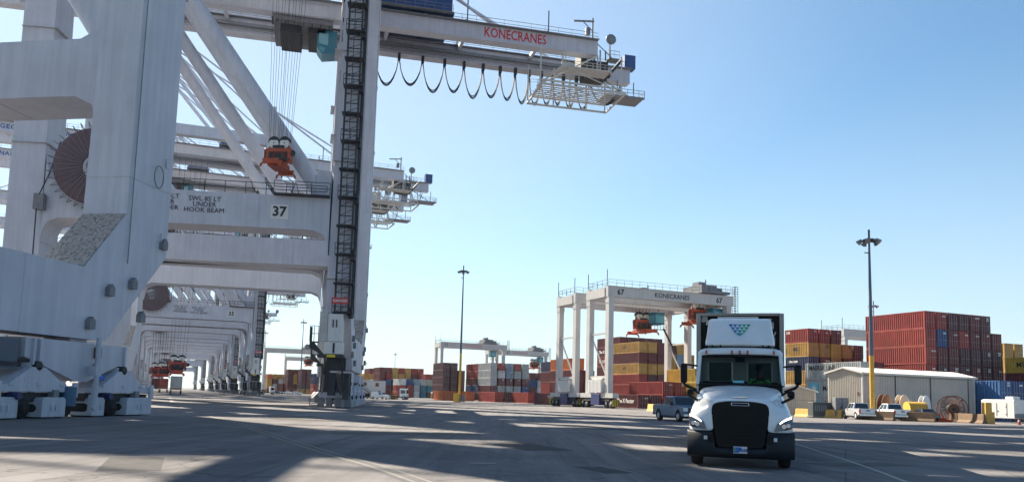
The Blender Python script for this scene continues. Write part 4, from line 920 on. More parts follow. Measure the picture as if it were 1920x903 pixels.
for x in (-1.0, 1.1):
    rows.append([(x, 1.0*math.cos(t), max(.15, 1.25+1.0*math.sin(t))) for t in [PI*i/10 for i in range(21)]])
b.grid(rows); b.prism([(1.0*math.cos(PI*i/10), max(.15, 1.25+1.0*math.sin(PI*i/10))) for i in range(20)], 'x', -1.02, -.95); b.prism([(1.0*math.cos(PI*i/10), max(.15, 1.25+1.0*math.sin(PI*i/10))) for i in range(20)], 'x', 1.05, 1.12)
b.build('tank_shell', YEL, r); b = MB(); b.box(-.9, -.7, -.8, .8, 0, .3); b.box(.8, 1.0, -.8, .8, 0, .3); b.build('skid', DARKST, r)
r = tag(MB().box(-1.2,1.2,-.5,.5,0,.28).box(-.8,.4,-.4,.4,.28,.5).build('steel_bracket', ORANGE, bevel=.05), 'orange steel piece lying on the ground by the large reel', 'steel part'); r.location = at(1763, 93)

# enclosed white trailer
r = thing('enclosed_trailer', 'white enclosed trailer with rooftop unit at the right edge', 'trailer', at(1903, 97), -18)
b = MB(); b.box(0, 7.5, 0, 4.6, .55, 2.75); b.prism([(0, 2.75), (7.5, 2.75), (7.3, 2.83), (.2, 2.83)], 'y', .1, 4.5); b.build('trailer_body', WHITEP, r, bevel=.06)
b = MB(); b.box(-.03, 0, 1.0, 1.05, .8, 2.4); b.box(-.03, 0, 2.4, 2.45, .8, 2.4); b.box(-.05, 0, 1.05, 1.2, 1.0, 1.1); b.box(-.05, 0, 1.05, 1.2, 1.9, 2.0); b.box(-.05, 0, 2.2, 2.4, 1.4, 1.5); b.build('trailer_door', MIDST, r)
b = MB(); b.box(.6, 1.7, .6, 1.7, 2.83, 3.2); b.build('rooftop_unit', WHITEP, r, bevel=.08)
b = MB(); b.box(0, 7.5, -.02, .0, .6, 1.15); b.build('side_panel', MIDST, r)
for x in (2.6, 3.5):
    q = MB(); q.disc((x, -.05, .36), 'y', .36, .24, 18); q.build('wheel', RUBBER, r)
b = MB(); b.tube((0, 2.2, .5), (-1.3, 2.2, .45), .06, 6); b.tube((-1.2, 2.2, 0), (-1.2, 2.2, .8), .04, 5); b.build('drawbar', DARKST, r)
r = thing('traffic_cone', 'orange traffic cone beside the white trailer', 'traffic cone', at(1911, 88), 0)
b = MB(); b.tube((0,0,.04), (0,0,.72), .18, 12, .03); b.box(-.22,.22,-.22,.22,0,.04); b.build('cone_body', ORANGE, r); b = MB(); b.tube((0,0,.35), (0,0,.5), .118, 12, .085); b.build('reflective_band', WHITEP, r)

# white office
r = thing('site_office', 'two storey white site office with outside stair', 'office', at(675, 300), -22.6)
b = MB(); b.box(0, 9.5, 0, 5, .2, 6.1); b.build('wall', WHITEP, r); b = MB(); b.box(-.2, 9.7, -.2, 5.2, 6.1, 6.35); b.build('roof', MIDST, r)
for x, z in ((1.0, 4.1), (5.6, 4.0), (6.6, .9)):
    q = MB(); q.box(x, x+1.3, -.04, 0, z, z+1.4); q.build('window', GLASSD, r)
b = MB(); b.beam((0.5, -.8, 3.4), (5.2, -.8, .2), .9, .12); b.rail((0.5, -1.2, 3.4), (5.2, -1.2, .2), 1.0, .04, .8); b.build('stair', DARKST, r)

# ------------------------------------------------------------------ vehicles
TYRE = RUBBER; CHROME = mat('chrome', (.55, .56, .58), .18, metal=.9, var=0)
HL = mat('headlamp', (.75, .76, .78), .12, var=0, coat=.5); TL = mat('tail_lamp', (.45, .01, .01), .25, var=0)
def wheels(root, pts, R_, wd, x):
    for y in pts:
        for s in (-1, 1):
            b = MB(); b.disc((s*(x-wd/2), y, R_), 'x', R_, wd, 24); t = b.build('wheel', TYRE, root)
            b = MB(); b.disc((s*(x-wd/2), y, R_), 'x', R_*.6, wd+.02, 16)
            for k in range(5): an = 2*PI*k/5; b.beam((s*(x-.0), y+.05*math.cos(an), R_+.05*math.sin(an)), (s*(x+.0), y+R_*.55*math.cos(an), R_+R_*.55*math.sin(an)), .03, .06)
            b.build('rim', PALEST, t)
def arch(y, R_, z, n=8): return [(y+R_*math.cos(PI*i/n), z+R_*math.sin(PI*i/n)) for i in range(n+1)]
def body_prism(profile, W, taper=.06, zmid=.8):
    b = MB(); n = len(profile)
    def hx(z): return W/2 - (taper*abs(z-zmid) if z > zmid else taper*.6*abs(z-zmid))
    vs = [(-hx(z), y, z) for y, z in profile] + [(hx(z), y, z) for y, z in profile]
    b.add(vs, [tuple(range(n)), tuple(reversed(range(n, 2*n)))] + [(i+n, (i+1)%n+n, (i+1)%n, i) for i in range(n)]); return b
def greenhouse(root, base, top, W0, W1, z0, z1, paint, pillars=None, nosplit=False):
    # base/top: (yfront, yrear)
    b = MB(); vs = [(-W0/2, base[0], z0), (W0/2, base[0], z0), (W0/2, base[1], z0), (-W0/2, base[1], z0), (-W1/2, top[0], z1), (W1/2, top[0], z1), (W1/2, top[1], z1), (-W1/2, top[1], z1)]
    b.add(vs, [(3,2,1,0),(4,5,6,7),(0,1,5,4),(1,2,6,5),(2,3,7,6),(3,0,4,7)]); g = b.build('cab_shell', paint, root, bevel=.04)
    V = [Vector(v) for v in vs]
    def pane(i0, i1, i2, i3, u0, u1, v0, v1, nm):
        a, c, d, e = V[i0], V[i1], V[i2], V[i3]; nrm = (c-a).cross(e-a).normalized()
        cen = sum(V, Vector())/8; 
        if nrm.dot((a+c+d+e)/4-cen) < 0: nrm = -nrm
        def P_(u, v): return (a.lerp(c, u)).lerp(e.lerp(d, u), v)
        q = [P_(u0, v0), P_(u1, v0), P_(u1, v1), P_(u0, v1)]; m_ = MB(); m_.add([p+nrm*.012 for p in q]+[p-nrm*.01 for p in q], [(0,1,2,3),(7,6,5,4),(0,1,5,4),(1,2,6,5),(2,3,7,6),(3,0,4,7)]); m_.build(nm, GLASSD, root)
    pane(0,1,5,4, .05,.95,.10,.90,'windscreen'); pane(2,3,7,6, .08,.92,.12,.88,'rear_window')
    sp = pillars or [(.06,.47),(.52,.95)]
    for u0, u1 in sp: pane(1,2,6,5,u0,u1,.12,.88,'side_window'); pane(0,3,7,4,u0,u1,.12,.88,'side_window')
    return g
def pickup(label, loc, az, paint, dark=False):
    r = thing('pickup_truck', label, 'pickup truck', loc, az, 'parked pickup trucks')
    # local: front at -Y, rear +Y
    prof = [(-2.75,.45),(-2.80,.75),(-2.72,1.12),(-1.35,1.20),(-1.30,1.22),(1.05,1.22),(2.85,1.25),(2.88,.62)] + list(reversed([(1.75-(y-1.75), z) for y, z in arch(1.75,.52,.42)])) 
    prof = [(-2.75,.45),(-2.80,.75),(-2.72,1.12),(-1.35,1.22),(1.05,1.26),(2.85,1.28),(2.88,.62),(2.4,.50)] + arch(1.78,.50,.42)[0:] + arch(-1.85,.50,.42) + []
    b = body_prism(prof, 2.02); b.build('body', paint, r, bevel=.03)
    greenhouse(r, (-1.25, 1.05), (-.55, .85), 1.92, 1.55, 1.20, 1.93, paint, [(.08,.46),(.52,.92)])
    q = MB(); q.box(-.82, .82, 1.15, 2.78, 1.22, 1.30, 0); q.build('bed_opening', DARKST, r)
    q = MB(); q.box(-.62, .62, -2.84, -2.78, .66, 1.05); q.build('grille', DARKST, r)
    for s in (-1, 1):
        q = MB(); q.box(s*.64, s*.98, -2.83, -2.6, .82, 1.08); q.build('headlight', HL, r)
        q = MB(); q.box(s*.84, s*1.0, 2.80, 2.90, .72, 1.18); q.build('tail_light', TL, r)
        q = MB(); q.box(s*1.0, s*1.22, -1.05, -.9, 1.22, 1.48); q.build('mirror', DARKST, r, bevel=.03)
    q = MB(); q.box(-1.0, 1.0, -2.92, -2.72, .42, .62); q.build('front_bumper', CHROME, r, bevel=.03); q = MB(); q.box(-.98, .98, 2.84, 3.0, .45, .66); q.box(-.25, .25, 2.99, 3.01, .5, .62); q.build('rear_bumper', CHROME, r, bevel=.03)
    q = MB(); q.box(-.8, .8, 2.885, 2.895, .7, .74); q.box(-.2, .2, 2.885, 2.90, 1.0, 1.12); q.build('tailgate_trim', DARKST, r)
    wheels(r, (-1.85, 1.78), .40, .27, 1.0); q = MB(); q.box(-.9, .9, -2.3, 2.5, .30, .5); q.build('chassis', DARKST, r)
    return r
BLUEGR = mat('slate_blue_paint', (.10, .16, .24), .3, coat=.6, var=.03); SILV = mat('silver_paint', (.50, .51, .53), .3, metal=.3, coat=.6, var=.03); WHP = mat('white_vehicle_paint', (.74, .75, .75), .28, coat=.6, var=.03); BLKP = mat('black_vehicle_paint', (.012, .014, .02), .2, coat=.8, var=.0)
pickup('slate blue pickup driving behind the white truck, headlights showing', at(1274, 63), -13, BLUEGR)
pickup('silver pickup parked tail out beside the yellow pole', at(1610, 95), 183, SILV)
pickup('white pickup parked tail out behind the shaded brown barrier', at(1671, 94), 180, WHP)
def car(label, loc, az, paint, cat='car', van=False, name='parked_car', sc_=1.0):
    r = thing(name, label, cat, loc, az, 'distant parked cars and vans')
    if van: prof = [(-2.4,.35),(-2.45,.8),(-2.3,1.05),(-1.5,1.15),(2.3,1.15),(2.35,.4)] + arch(1.5,.38,.34) + arch(-1.55,.38,.34)
    else: prof = [(-2.25,.3),(-2.3,.6),(-2.15,.82),(-1.0,.95),(1.5,1.0),(2.2,.98),(2.25,.4)] + arch(1.4,.38,.33) + arch(-1.4,.38,.33)
    body_prism(prof, 1.82).build('body', paint, r, bevel=.04)
    if van: greenhouse(r, (-1.6, 2.3), (-.8, 2.2), 1.75, 1.5, 1.13, 1.85, paint, [(.06,.28)])
    else: greenhouse(r, (-1.05, 1.7), (-.3, 1.1), 1.7, 1.2, .93, 1.45, paint)
    for s in (-1, 1):
        q = MB(); q.box(s*.55, s*.86, -2.3, -2.1, .6, .75); q.build('headlight', HL, r)
        q = MB(); q.box(s*.6, s*.88, 2.18, 2.27, .7, .9); q.build('tail_light', TL, r)
    wheels(r, (-1.45, 1.45), .33, .22, .9); return r
car('low black car parked behind the shaded brown barrier', at(1731, 93), 183, BLKP)
car('small white van parked between the office and yellow barrier', at(712, 205), -60, WHP, 'van', True, 'white_van')
car('black car parked beside the small white van', at(685, 212), -55, BLKP)
car('dark car under the hazy yard crane at left', at(521, 330), -60, BLKP)
car('white car under the hazy yard crane at left', at(541, 330), -60, WHP)
car('second white car near the foot of crane 37', at(556, 320), -60, WHP)

def tractor(label, loc, az, flat=True, chs=RUST):
    r = thing('yard_tractor', label, 'yard tractor', loc, az, 'terminal tractors')
    b = MB(); b.prism([(-1.2,.7),(-1.25,1.4),(-1.1,2.9),(.6,2.95),(.6,.7)], 'x', -.9, .9); b.build('cab', WHP, r, bevel=.05)
    b = MB(); b.box(-.75, .75, -1.24, -1.18, 1.6, 2.6); b.box(-.93, .93, -.9, .3, 1.6, 2.5); b.build('cab_glass', GLASSD, r)
    b = MB(); b.box(-1.15, 1.15, -1.6, 1.2, .5, .75); b.box(-.5, .5, .8, 4.0, .6, .95); b.build('chassis', DARKST, r); wheels(r, (-.6, 3.0), .5, .3, 1.2)
    if flat:
        b = MB(); b.box(-1.2, 1.2, 2.4, 14.6, 1.15, 1.5); b.box(-1.25, 1.25, 14.3, 14.7, 1.15, 1.9); b.build('trailer_deck', chs, r); wheels(r, (12.2, 13.4), .5, .3, 1.2)
    return r
tractor('white yard tractor with empty trailer before the low container stack', at(755, 210), -78)
tractor('yard tractor with trailer far left below the hazy yard crane', at(508, 300), -120, True)
for px, d, col, lab, hb in ((291, 238, 'M', 'maroon container under the leftmost red spreader', 1), (305, 232, 'C', 'brick red container between the two other spreader loads', 1), (329, 178, 'G', 'grey container on a trailer under the red spreader', 1)):
    p = at(px, d); q = loc_pt(p, -22.6, -1.22, 0, 1.5)
    container(q, -22.6, col, '40', 2.6, lab, 'containers on quay trailers', True)
    t = thing('container_trailer', lab.replace(' container', ' trailer bed holding a container', 1) if False else 'low trailer carrying the ' + lab, 'trailer', p, -22.6, 'quay trailers')
    b = MB(); b.box(-1.2, 1.2, 0, 12.2, 1.1, 1.48); b.build('trailer_deck', RUST, t); wheels(t, (1.2, 2.4, 10.5), .5, .3, 1.2)
    s_ = headblock('red spreader above the ' + lab.split(' under')[0].split(' on a')[0].split(' between')[0] + ' on the quay', loc_pt(p, -22.6, 0, 6, 4.2), -22.6, top=50, group='red spreaders over the quay trailers', ORANGE=REDSP)

# ------------------------------------------------------------------ white highway truck
TAZ = 15.9; TP = at(1388, 19.3)
TW = mat('truck_white', (.70, .715, .73), .28, coat=.6, var=.07, scale=2.2, col2=(.48, .46, .43), spots=-.05)
TG = mat('bumper_grey', (.014, .018, .025), .55, var=.08, scale=4, spec=.25); TB = mat('truck_black', (.0035, .0038, .005), .5, var=.1, spec=.25)
AMB = mat('amber_lens', (.35, .04, .02), .3, var=0)
tk = thing('highway_truck', 'white day cab highway truck driving toward the viewer with roof fairing', 'truck', TP, TAZ)
def mir(row): return [(-x, y, z) for x, y, z in reversed(row[1:])] + row
st = [
 [(0,.00,1.60),(.22,.00,1.598),(.45,.0,1.575),(.62,.01,1.53),(.66,.01,1.45),(.668,.01,1.36),(.65,.01,1.22),(.63,.0,1.04),(.61,.0,.86)],
 [(0,.10,1.66),(.22,.10,1.655),(.46,.10,1.64),(.68,.10,1.59),(.71,.11,1.49),(.76,.08,1.41),(.79,.05,1.24),(.80,.03,1.05),(.80,.03,.86)],
 [(0,.42,1.74),(.24,.42,1.735),(.50,.42,1.72),(.75,.40,1.665),(.79,.42,1.55),(.92,.34,1.475),(1.02,.16,1.30),(1.04,.10,1.08),(1.04,.09,.86)],
 [(0,.85,1.845),(.26,.85,1.84),(.54,.85,1.825),(.82,.83,1.77),(.86,.84,1.66),(1.03,.72,1.56),(1.155,.42,1.37),(1.19,.28,1.12),(1.19,.26,.86)],
 [(0,1.25,1.935),(.28,1.25,1.93),(.58,1.25,1.915),(.89,1.24,1.86),(.94,1.24,1.75),(1.08,1.12,1.62),(1.19,.85,1.42),(1.245,.65,1.15),(1.245,.62,.86)],
 [(0,1.62,2.01),(.3,1.62,2.005),(.62,1.62,1.99),(.96,1.62,1.93),(1.02,1.62,1.84),(1.09,1.6,1.70),(1.14,1.5,1.5),(1.20,1.42,1.30),(1.22,1.38,1.15)],
]
b = MB(); b.grid([mir(s) for s in st]); hood = b.build('hood', TW, tk, subd=2, solid=.02)
b = MB(); b.box(-.17, .17, .13, .2, 1.672, 1.70); b.build('hood_badge', CHROME, hood)
# grille
b = MB(); b.prism([(-.60,1.50),(-.40,1.565),(0,1.59),(.40,1.565),(.60,1.50),(.645,1.38),(.56,.55),(.48,.48),(-.48,.48),(-.56,.55),(-.645,1.38)], 'y', -.015, .10); gr = b.build('grille', TB, tk, bevel=.02)
b = MB()
for k in range(10): z = .60+k*.09; b.box(-.50-.01*k, .50+.01*k, -.035, -.012, z, z+.03)
for x in (-.45,-.3,-.15,0,.15,.3,.45): b.box(x-.008, x+.008, -.03, -.014, .6, 1.48)
b.build('grille_slats', mat('grille_slat', (.004,.0042,.005), .6, spec=.25), gr)
b = MB()
for s in (-1, 1): b.tube((-.20, -.03, 1.515+s*.03), (.20, -.03, 1.515+s*.03), .010, 6); b.tube((s*.20, -.03, 1.485), (s*.20, -.03, 1.545), .010, 6)
b.build('grille_badge', CHROME, gr)
# bumper lofted across
def bst(x):
    ax = abs(x); y = 0 if ax < .5 else .02+.0*ax; y = .02 if ax < .75 else .02+(ax-.75)**1.7*.95
    zt = .50 if ax < .58 else .50 + min(1, (ax-.58)/.05)*.355
    if ax > 1.15: zt = .87
    return [(x, y+.30, zt), (x, y+.0, zt), (x, y-.06, zt-.05), (x, y-.07, .45), (x, y-.02, .30), (x, y+.10, .23), (x, y+.35, .23)]
xs = [-1.255,-1.22,-1.1,-.95,-.8,-.66,-.63,-.58,-.4,0,.4,.58,.63,.66,.8,.95,1.1,1.22,1.255]
b = MB(); b.grid([bst(x) for x in xs]); bm_ = b.build('bumper', TG, tk, solid=.03)
b = MB()
for s in (-1, 1):
    b.prism([(s*1.20, .80), (s*1.255, .86), (s*1.255, .30), (s*1.2, .28)], 'y', .5, 1.3)
    b.box(s*.62, s*.75, -.062, -.04, .60, .80)
b.build('bumper_inset', TB, bm_)
for s in (-1, 1):
    q = MB(); q.box(s*.80-.04, s*.80+.04, -.075, -.055, .66, .75); q.build('bumper_light', WHITEP, bm_, bevel=.01)
# number plate
b = MB(); b.box(-.16, .16, -.10, -.085, .36, .52); pl = b.build('number_plate', WHITEP, tk, bevel=.01)
b = MB(); b.box(-.155, -.03, -.104, -.101, .375, .505); b.box(-.03, .03, -.104, -.101, .42, .505); b.build('plate_emblem', SIGNB, pl)
b = MB(); b.disc((-.12, -.106, .44), 'y', .04, .004, 10); b.build('plate_seal', mat('plate_green', (.1,.3,.15), .5), pl)
text('3268', .10, BLUEL, pl, (.07, -.103, .435), bold=.004)
# headlights
for s in (-1, 1):
    F_ = [(s*1.235, .50, 1.27), (s*1.12, .24, 1.235), (s*.98, .085, 1.175), (s*.86, .02, 1.08), (s*.79, -.01, .905), (s*1.0, .045, .925), (s*1.19, .22, .965)]
    n = len(F_); cen = (s*1.03, .055, 1.06); m_ = MB()
    fr = [(x, y-.012, z) for x, y, z in F_]; bk = [(x-s*.03, y+.10, z) for x, y, z in F_]
    m_.add(fr+bk+[cen], [(i, (i+1)%n, 2*n) for i in range(n)] + [(i, (i+1)%n, (i+1)%n+n, i+n) for i in range(n)])
    hl = m_.build('headlight', mat('lamp_housing', (.02,.03,.05), .12, coat=.8, var=0), tk)
    m_ = MB(); m_.grid([[(s*1.20,.375,1.255),(s*1.10,.195,1.225),(s*.98,.060,1.165),(s*.90,.015,1.10)],[(s*1.19,.345,1.20),(s*1.09,.165,1.17),(s*.98,.040,1.12),(s*.91,.005,1.07)]]); m_.build('lamp_strip', mat('lamp_led', (.95,.93,.86), .3, emit=1.2, var=0), hl, solid=.01)
    for x, y, z, rr in ((s*1.0, .045, 1.02, .055), (s*1.10, .115, 1.04, .05)):
        m_ = MB(); m_.tube((x, y-.03, z), (x, y+.05, z), rr, 14); m_.build('lamp_projector', CHROME, hl)
    m_ = MB(); m_.grid([[(s*1.225,.46,1.24),(s*1.20,.40,1.24)],[(s*1.20,.27,.98),(s*1.17,.22,.98)]]); m_.build('side_marker', AMB, hl, solid=.008)
# cab: hollow
cz0, cz1 = 1.15, 2.98; yb0, yb1 = 1.70, 3.05
b = MB()
b.box(-1.10, -1.05, 1.75, yb1, .75, 2.1); b.box(1.05, 1.10, 1.75, yb1, .75, 2.1)
for s in (-1, 1):
    b.beam((s*1.075, 1.72, 2.0), (s*1.02, 2.10, 2.86), .09, .10); b.box(s*1.03, s*1.08, yb1-.25, yb1, 2.1, 2.85); b.box(s*1.03, s*1.08, 2.1, 2.35, 2.1, 2.16)
b.box(-1.06, 1.06, yb1-.05, yb1, .75, 2.12); b.box(-1.06, 1.06, yb1-.05, yb1, 2.68, 2.85); b.box(-1.06, -.86, yb1-.05, yb1, 2.12, 2.68); b.box(.86, 1.06, yb1-.05, yb1, 2.12, 2.68); b.box(-.2, .2, yb1-.05, yb1, 2.12, 2.68)
b.build('cab_wall', TW, tk, bevel=.015)
# roof cap lofted
rows = []
for y, zt, zs, hw in ((2.02,2.80,2.76,1.06),(1.99,2.93,2.80,1.09),(2.06,2.985,2.85,1.10),(2.3,3.04,2.88,1.10),(2.7,3.06,2.88,1.10),(3.05,3.05,2.86,1.09)):
    rows.append([(-hw,y+.06,zs-.02),(-hw+.02,y+.03,zs+.03),(-hw+.10,y+.01,zt-.02),(-.5,y,zt),(0,y,zt+.005),(.5,y,zt),(hw-.10,y+.01,zt-.02),(hw-.02,y+.03,zs+.03),(hw,y+.06,zs-.02)])
b = MB(); b.grid(rows); roof = b.build('cab_roof', TW, tk, subd=1, solid=.03)
for x in (-.86, -.20, 0, .20, .86):
    q = MB(); q.prism([(x-.022, 2.83), (x+.022, 2.83), (x+.022, 2.92), (x, 2.945), (x-.022, 2.92)], 'y', 1.955, 2.02); q.build('marker_light', AMB, roof)
# windscreen
rows = []
for t in (0, .33, .66, 1):
    z = 2.02+t*.77; row = []
    for u in (-1,-.8,-.5,0,.5,.8,1):
        row.append((u*(1.07-.03*t), 1.70+.36*t+.10*u*u*1.0-.07, z - (.02 if abs(u) > .9 and t == 1 else 0)))
    rows.append(row)
WG = bpy.data.materials.new('windscreen_glass'); WG.use_nodes = True; n_ = WG.node_tree; N_ = n_.nodes
for x_ in list(N_):
    if x_.type != 'OUTPUT_MATERIAL': N_.remove(x_)
om = [x_ for x_ in N_ if x_.type == 'OUTPUT_MATERIAL'][0]; tr_ = N_.new('ShaderNodeBsdfTransparent'); tr_.inputs[0].default_value = (.27,.33,.32,1); gl_ = N_.new('ShaderNodeBsdfGlossy'); gl_.inputs['Roughness'].default_value = .03; ms = N_.new('ShaderNodeMixShader'); fr_ = N_.new('ShaderNodeFresnel'); fr_.inputs[0].default_value = 1.25
n_.links.new(fr_.outputs[0], ms.inputs[0]); n_.links.new(tr_.outputs[0], ms.inputs[1]); n_.links.new(gl_.outputs[0], ms.inputs[2]); n_.links.new(ms.outputs[0], om.inputs[0])
b = MB(); b.grid(rows); ws = b.build('windscreen', WG, tk)
b = MB()   # black surround
ed = [rows[0][i] for i in range(7)] + [rows[k][6] for k in (1,2,3)] + [rows[3][i] for i in range(5,-1,-1)] + [rows[k][0] for k in (2,1)]
ed = [Vector(p)+Vector((0,-.01,0)) for p in ed]; b.poly(ed+[ed[0]], .035, 6)
b.box(-1.0, 1.0, 1.62, 1.66, 2.0, 2.04); b.build('windscreen_seal', TB, ws)
for s in (-1, 1): q = MB(); q.poly([(s*.12, 1.60, 2.035), (s*.75, 1.68, 2.075), (s*.95, 1.74, 2.09)], .012, 5); q.build('wiper', TB, ws)
b = MB(); b.box(-.17, .10, 1.60, 1.62, 2.065, 2.125); b.build('windscreen_label', mat('label_teal', (.12,.42,.5), .4), ws)
# interior
b = MB(); b.prism([(1.72,1.5),(1.72,1.98),(1.95,2.06),(2.15,2.0),(2.2,1.5)], 'x', -1.04, 1.04); b.build('dashboard', TB, tk)
b = MB(); b.box(-1.04, 1.04, 1.8, 3.0, 1.10, 1.18); b.box(-1.045, -1.035, 1.8, 3.0, 1.2, 2.1); b.box(1.035, 1.045, 1.8, 3.0, 1.2, 2.1); b.box(-1.0, 1.0, 2.96, 2.995, 1.2, 2.13); b.box(-1.0, 1.0, 2.1, 2.99, 2.80, 2.84); b.build('cab_lining', TB, tk)
for x in (-.62, .50):
    q = MB(); q.box(x-.26, x+.26, 2.45, 2.85, 1.45, 1.62); q.box(x-.25, x+.25, 2.80, 2.92, 1.6, 2.12 if x < 0 else 2.2); q.build('seat', TB, tk, bevel=.05)
q = MB(); ringp = [(.50+.22*math.cos(2*PI*k/20), 2.20+.06*math.sin(2*PI*k/20), 1.98+.19*math.sin(2*PI*k/20)) for k in range(21)]; q.poly(ringp, .016, 6); q.tube((.5, 2.2, 1.98), (.5, 2.05, 1.85), .03, 6); q.tube((.29, 2.2, 1.98), (.71, 2.2, 1.98), .014, 5); q.build('steering_wheel', TB, tk)
q = MB(); q.box(-.12, .12, 1.98, 2.05, 2.62, 2.76); q.build('camera_pod', TB, tk)
q = MB(); q.box(-.83, -.22, 3.0, 3.02, 2.14, 2.66); q.box(.22, .83, 3.0, 3.02, 2.14, 2.66); q.build('rear_window', WG, tk)
# fairing
rows = []
for y, z, hw, cv in ((2.15,3.08,.90,.10),(2.12,3.14,.92,.12),(2.30,3.42,.87,.12),(2.52,3.74,.85,.11),(2.62,3.83,.83,.09),(2.95,3.88,.81,.04)):
    rows.append([(-hw-.01,y+.75,z-.01*0),(-hw,y+cv*2.0,z),(-hw+.10,y+cv*.7,z),(-hw*.5,y+.02,z),(0,y,z+.006),(hw*.5,y+.02,z),(hw-.10,y+cv*.7,z),(hw,y+cv*2.0,z),(hw+.01,y+.75,z)])
b = MB(); b.grid(rows); fa = b.build('roof_fairing', TW, tk, subd=2, solid=.03)
b = MB()
for x in (-.72, -.5, .6, .75): b.box(x-.02, x+.02, 2.3, 2.5, 3.03, 3.10)
b.box(-.85, .85, 2.4, 2.8, 3.055, 3.075); b.build('fairing_mount', TB, fa)
# fairing emblem: triangles
def surf(x, z):     # lies on the sloped fairing face
    pts_ = [(2.12,3.14),(2.30,3.42),(2.52,3.72),(2.66,3.82)]
    for (ya, za), (yb_, zb_) in zip(pts_, pts_[1:]):
        if z <= zb_: return ya+(yb_-ya)*(z-za)/(zb_-za)
    return 2.66
cols = [(.01,.06,.35),(.02,.16,.36),(.02,.25,.36),(.02,.33,.24),(.03,.30,.14)]
W0, H0, zt = .58, .33, 3.675
nrow = 4; th = .085
for rI in range(4):
    for k in range(5-rI):
        if rI == 3 and k > 1: continue
        cnt = 5-rI if rI < 3 else 2
        wdt = W0/5*1.0
        x0 = -wdt*cnt/2 + k*wdt; z1 = zt - rI*th; z0_ = z1-th*.97
        tri = [(x0, z1), (x0+wdt, z1), (x0+wdt/2, z0_)]
        if rI == 3: tri = [(x0 if k == 0 else x0, z1), (x0+wdt, z1), (0, z0_)]
        ci = cols[min(4, max(0, int((x0+wdt/2+W0/2)/W0*5)))]; m_ = mat('emblem_%d' % cols.index(ci), ci, .4, var=0)
        q = MB(); v_ = [(x, surf(x, z)-.012+.02*(abs(x)/.8)**2, z) for x, z in tri] + [(x, surf(x, z)+.03, z) for x, z in tri]; q.add(v_, [(0,1,2),(5,4,3),(0,1,4,3),(1,2,5,4),(2,0,3,5)]); q.build('emblem_triangle', m_, fa)
# mirrors
for s in (-1, 1):
    b = MB(); b.box(s*1.33, s*1.51, 1.45, 1.60, 2.04, 2.55); mr = b.build('mirror', TB, tk, bevel=.05)
    b = MB(); b.poly([(s*1.42, 1.52, 2.04), (s*1.36, 1.50, 1.96), (s*1.10, 1.62, 1.86)], .035, 7); b.poly([(s*1.42, 1.52, 2.53), (s*1.09, 1.8, 2.5)], .025, 6); b.build('mirror_arm', TB, mr)
    b = MB(); b.box(s*1.13, s*1.31, .95, 1.08, 1.70, 1.88); hm = b.build('hood_mirror', TB, tk, bevel=.06)
    b = MB(); b.poly([(s*1.28, 1.0, 1.72), (s*1.0, .80, 1.58), (s*.92, .62, 1.50), (s*.93, .55, 1.42)], .035, 7); b.poly([(s*1.13, 1.0, 1.85), (s*1.0, 1.1, 1.76)], .03, 6); b.build('mirror_arm', TB, hm)
    b = MB(); b.box(s*1.10, s*1.2, 2.0, 3.0, .45, .8); b.build('step', MIDST, tk)
# wheels, chassis
def twheel(root, x, y, R_=.51, wd=.28):
    b = MB(); b.disc((x, y, R_), 'x', R_, wd, 32); t = b.build('wheel', RUBBER, root); b = MB(); b.disc((x, y, R_), 'x', R_*.52, wd+.04, 18); b.build('rim', CHROME, t)
for s in (-1, 1): twheel(tk, s*1.04, .95)
for y in (4.6,):
    for s in (-1, 1): twheel(tk, s*1.08, y, .51, .26); twheel(tk, s*.78, y, .51, .26)
b = MB(); b.box(-.45, -.35, .3, 6.0, .62, .92); b.box(.35, .45, .3, 6.0, .62, .92); b.box(-1.0, 1.0, .85, 1.05, .42, .60); b.box(-1.0, 1.0, 1.6, 3.3, .5, 1.1); b.box(-.6, .6, .2, 1.6, .6, 1.4); b.box(-1.1, 1.1, 4.5, 4.7, .42, .6); b.build('chassis', DARKST, tk)
b = MB()
for s in (-1, 1):
    for k in range(3): b.tube((s*1.2, 3.3, .55+k*.12), (s*1.29, 3.3, .55+k*.12), .03, 6)
b.build('wheel_nuts', DARKST, tk)
# trailer carrying a refrigerated container
tl = thing('semi_trailer', 'tall refrigerated container trailer with dark front coupled behind the white truck', 'semi trailer', loc_pt(TP, TAZ, 0, 3.9), TAZ)
RF = mat('reefer_white', (.62, .62, .60), .5, var=.12, scale=2, streak=.1)
b = MB(); zt_ = 4.12; zb_ = 1.25
b.box(-1.22, 1.22, .35, 12.19, zb_, zt_)
for x in (-1.22, 1.10): b.box(x, x+.12, 0, .36, zb_, zt_)
b.box(-1.1, 1.1, 0, .3, zt_-.06, zt_)
b.build('container_box', mat('reefer_frame', (.30, .28, .26), .6, var=.15, scale=2), tl, bevel=.01)
b = MB(); b.box(-1.09, 1.09, .20, .34, zb_+.05, zt_-.06); rb = b.build('reefer_unit', TB, tl)
b = MB(); b.box(-.62, .52, .02, .2, 3.55, zt_-.09); b.box(-.52, .34, -.01, .02, 3.72, 3.96); b.box(.36, .50, -.005, .02, 3.8, 3.94); b.build('condenser_panel', RF, rb, bevel=.01)
b = MB(); b.box(-.46, .28, -.025, -.012, 3.93, 3.955); b.box(-.46, .28, -.025, -.012, 3.74, 3.76)
for x in (-.4, .2): b.disc((x, -.02, 3.85), 'y', .035, .03, 10)
for k in range(9): b.box(-.2+.045*k, -.18+.045*k, -.022, -.01, 3.78, 3.88)
b.build('panel_trim', MIDST, rb)
b = MB(); b.box(.37, .48, -.012, -.006, 3.81, 3.93); b.build('panel_display', mat('display_teal', (.03,.35,.33), .4), rb)
b = MB()
rr_ = random.Random(3)
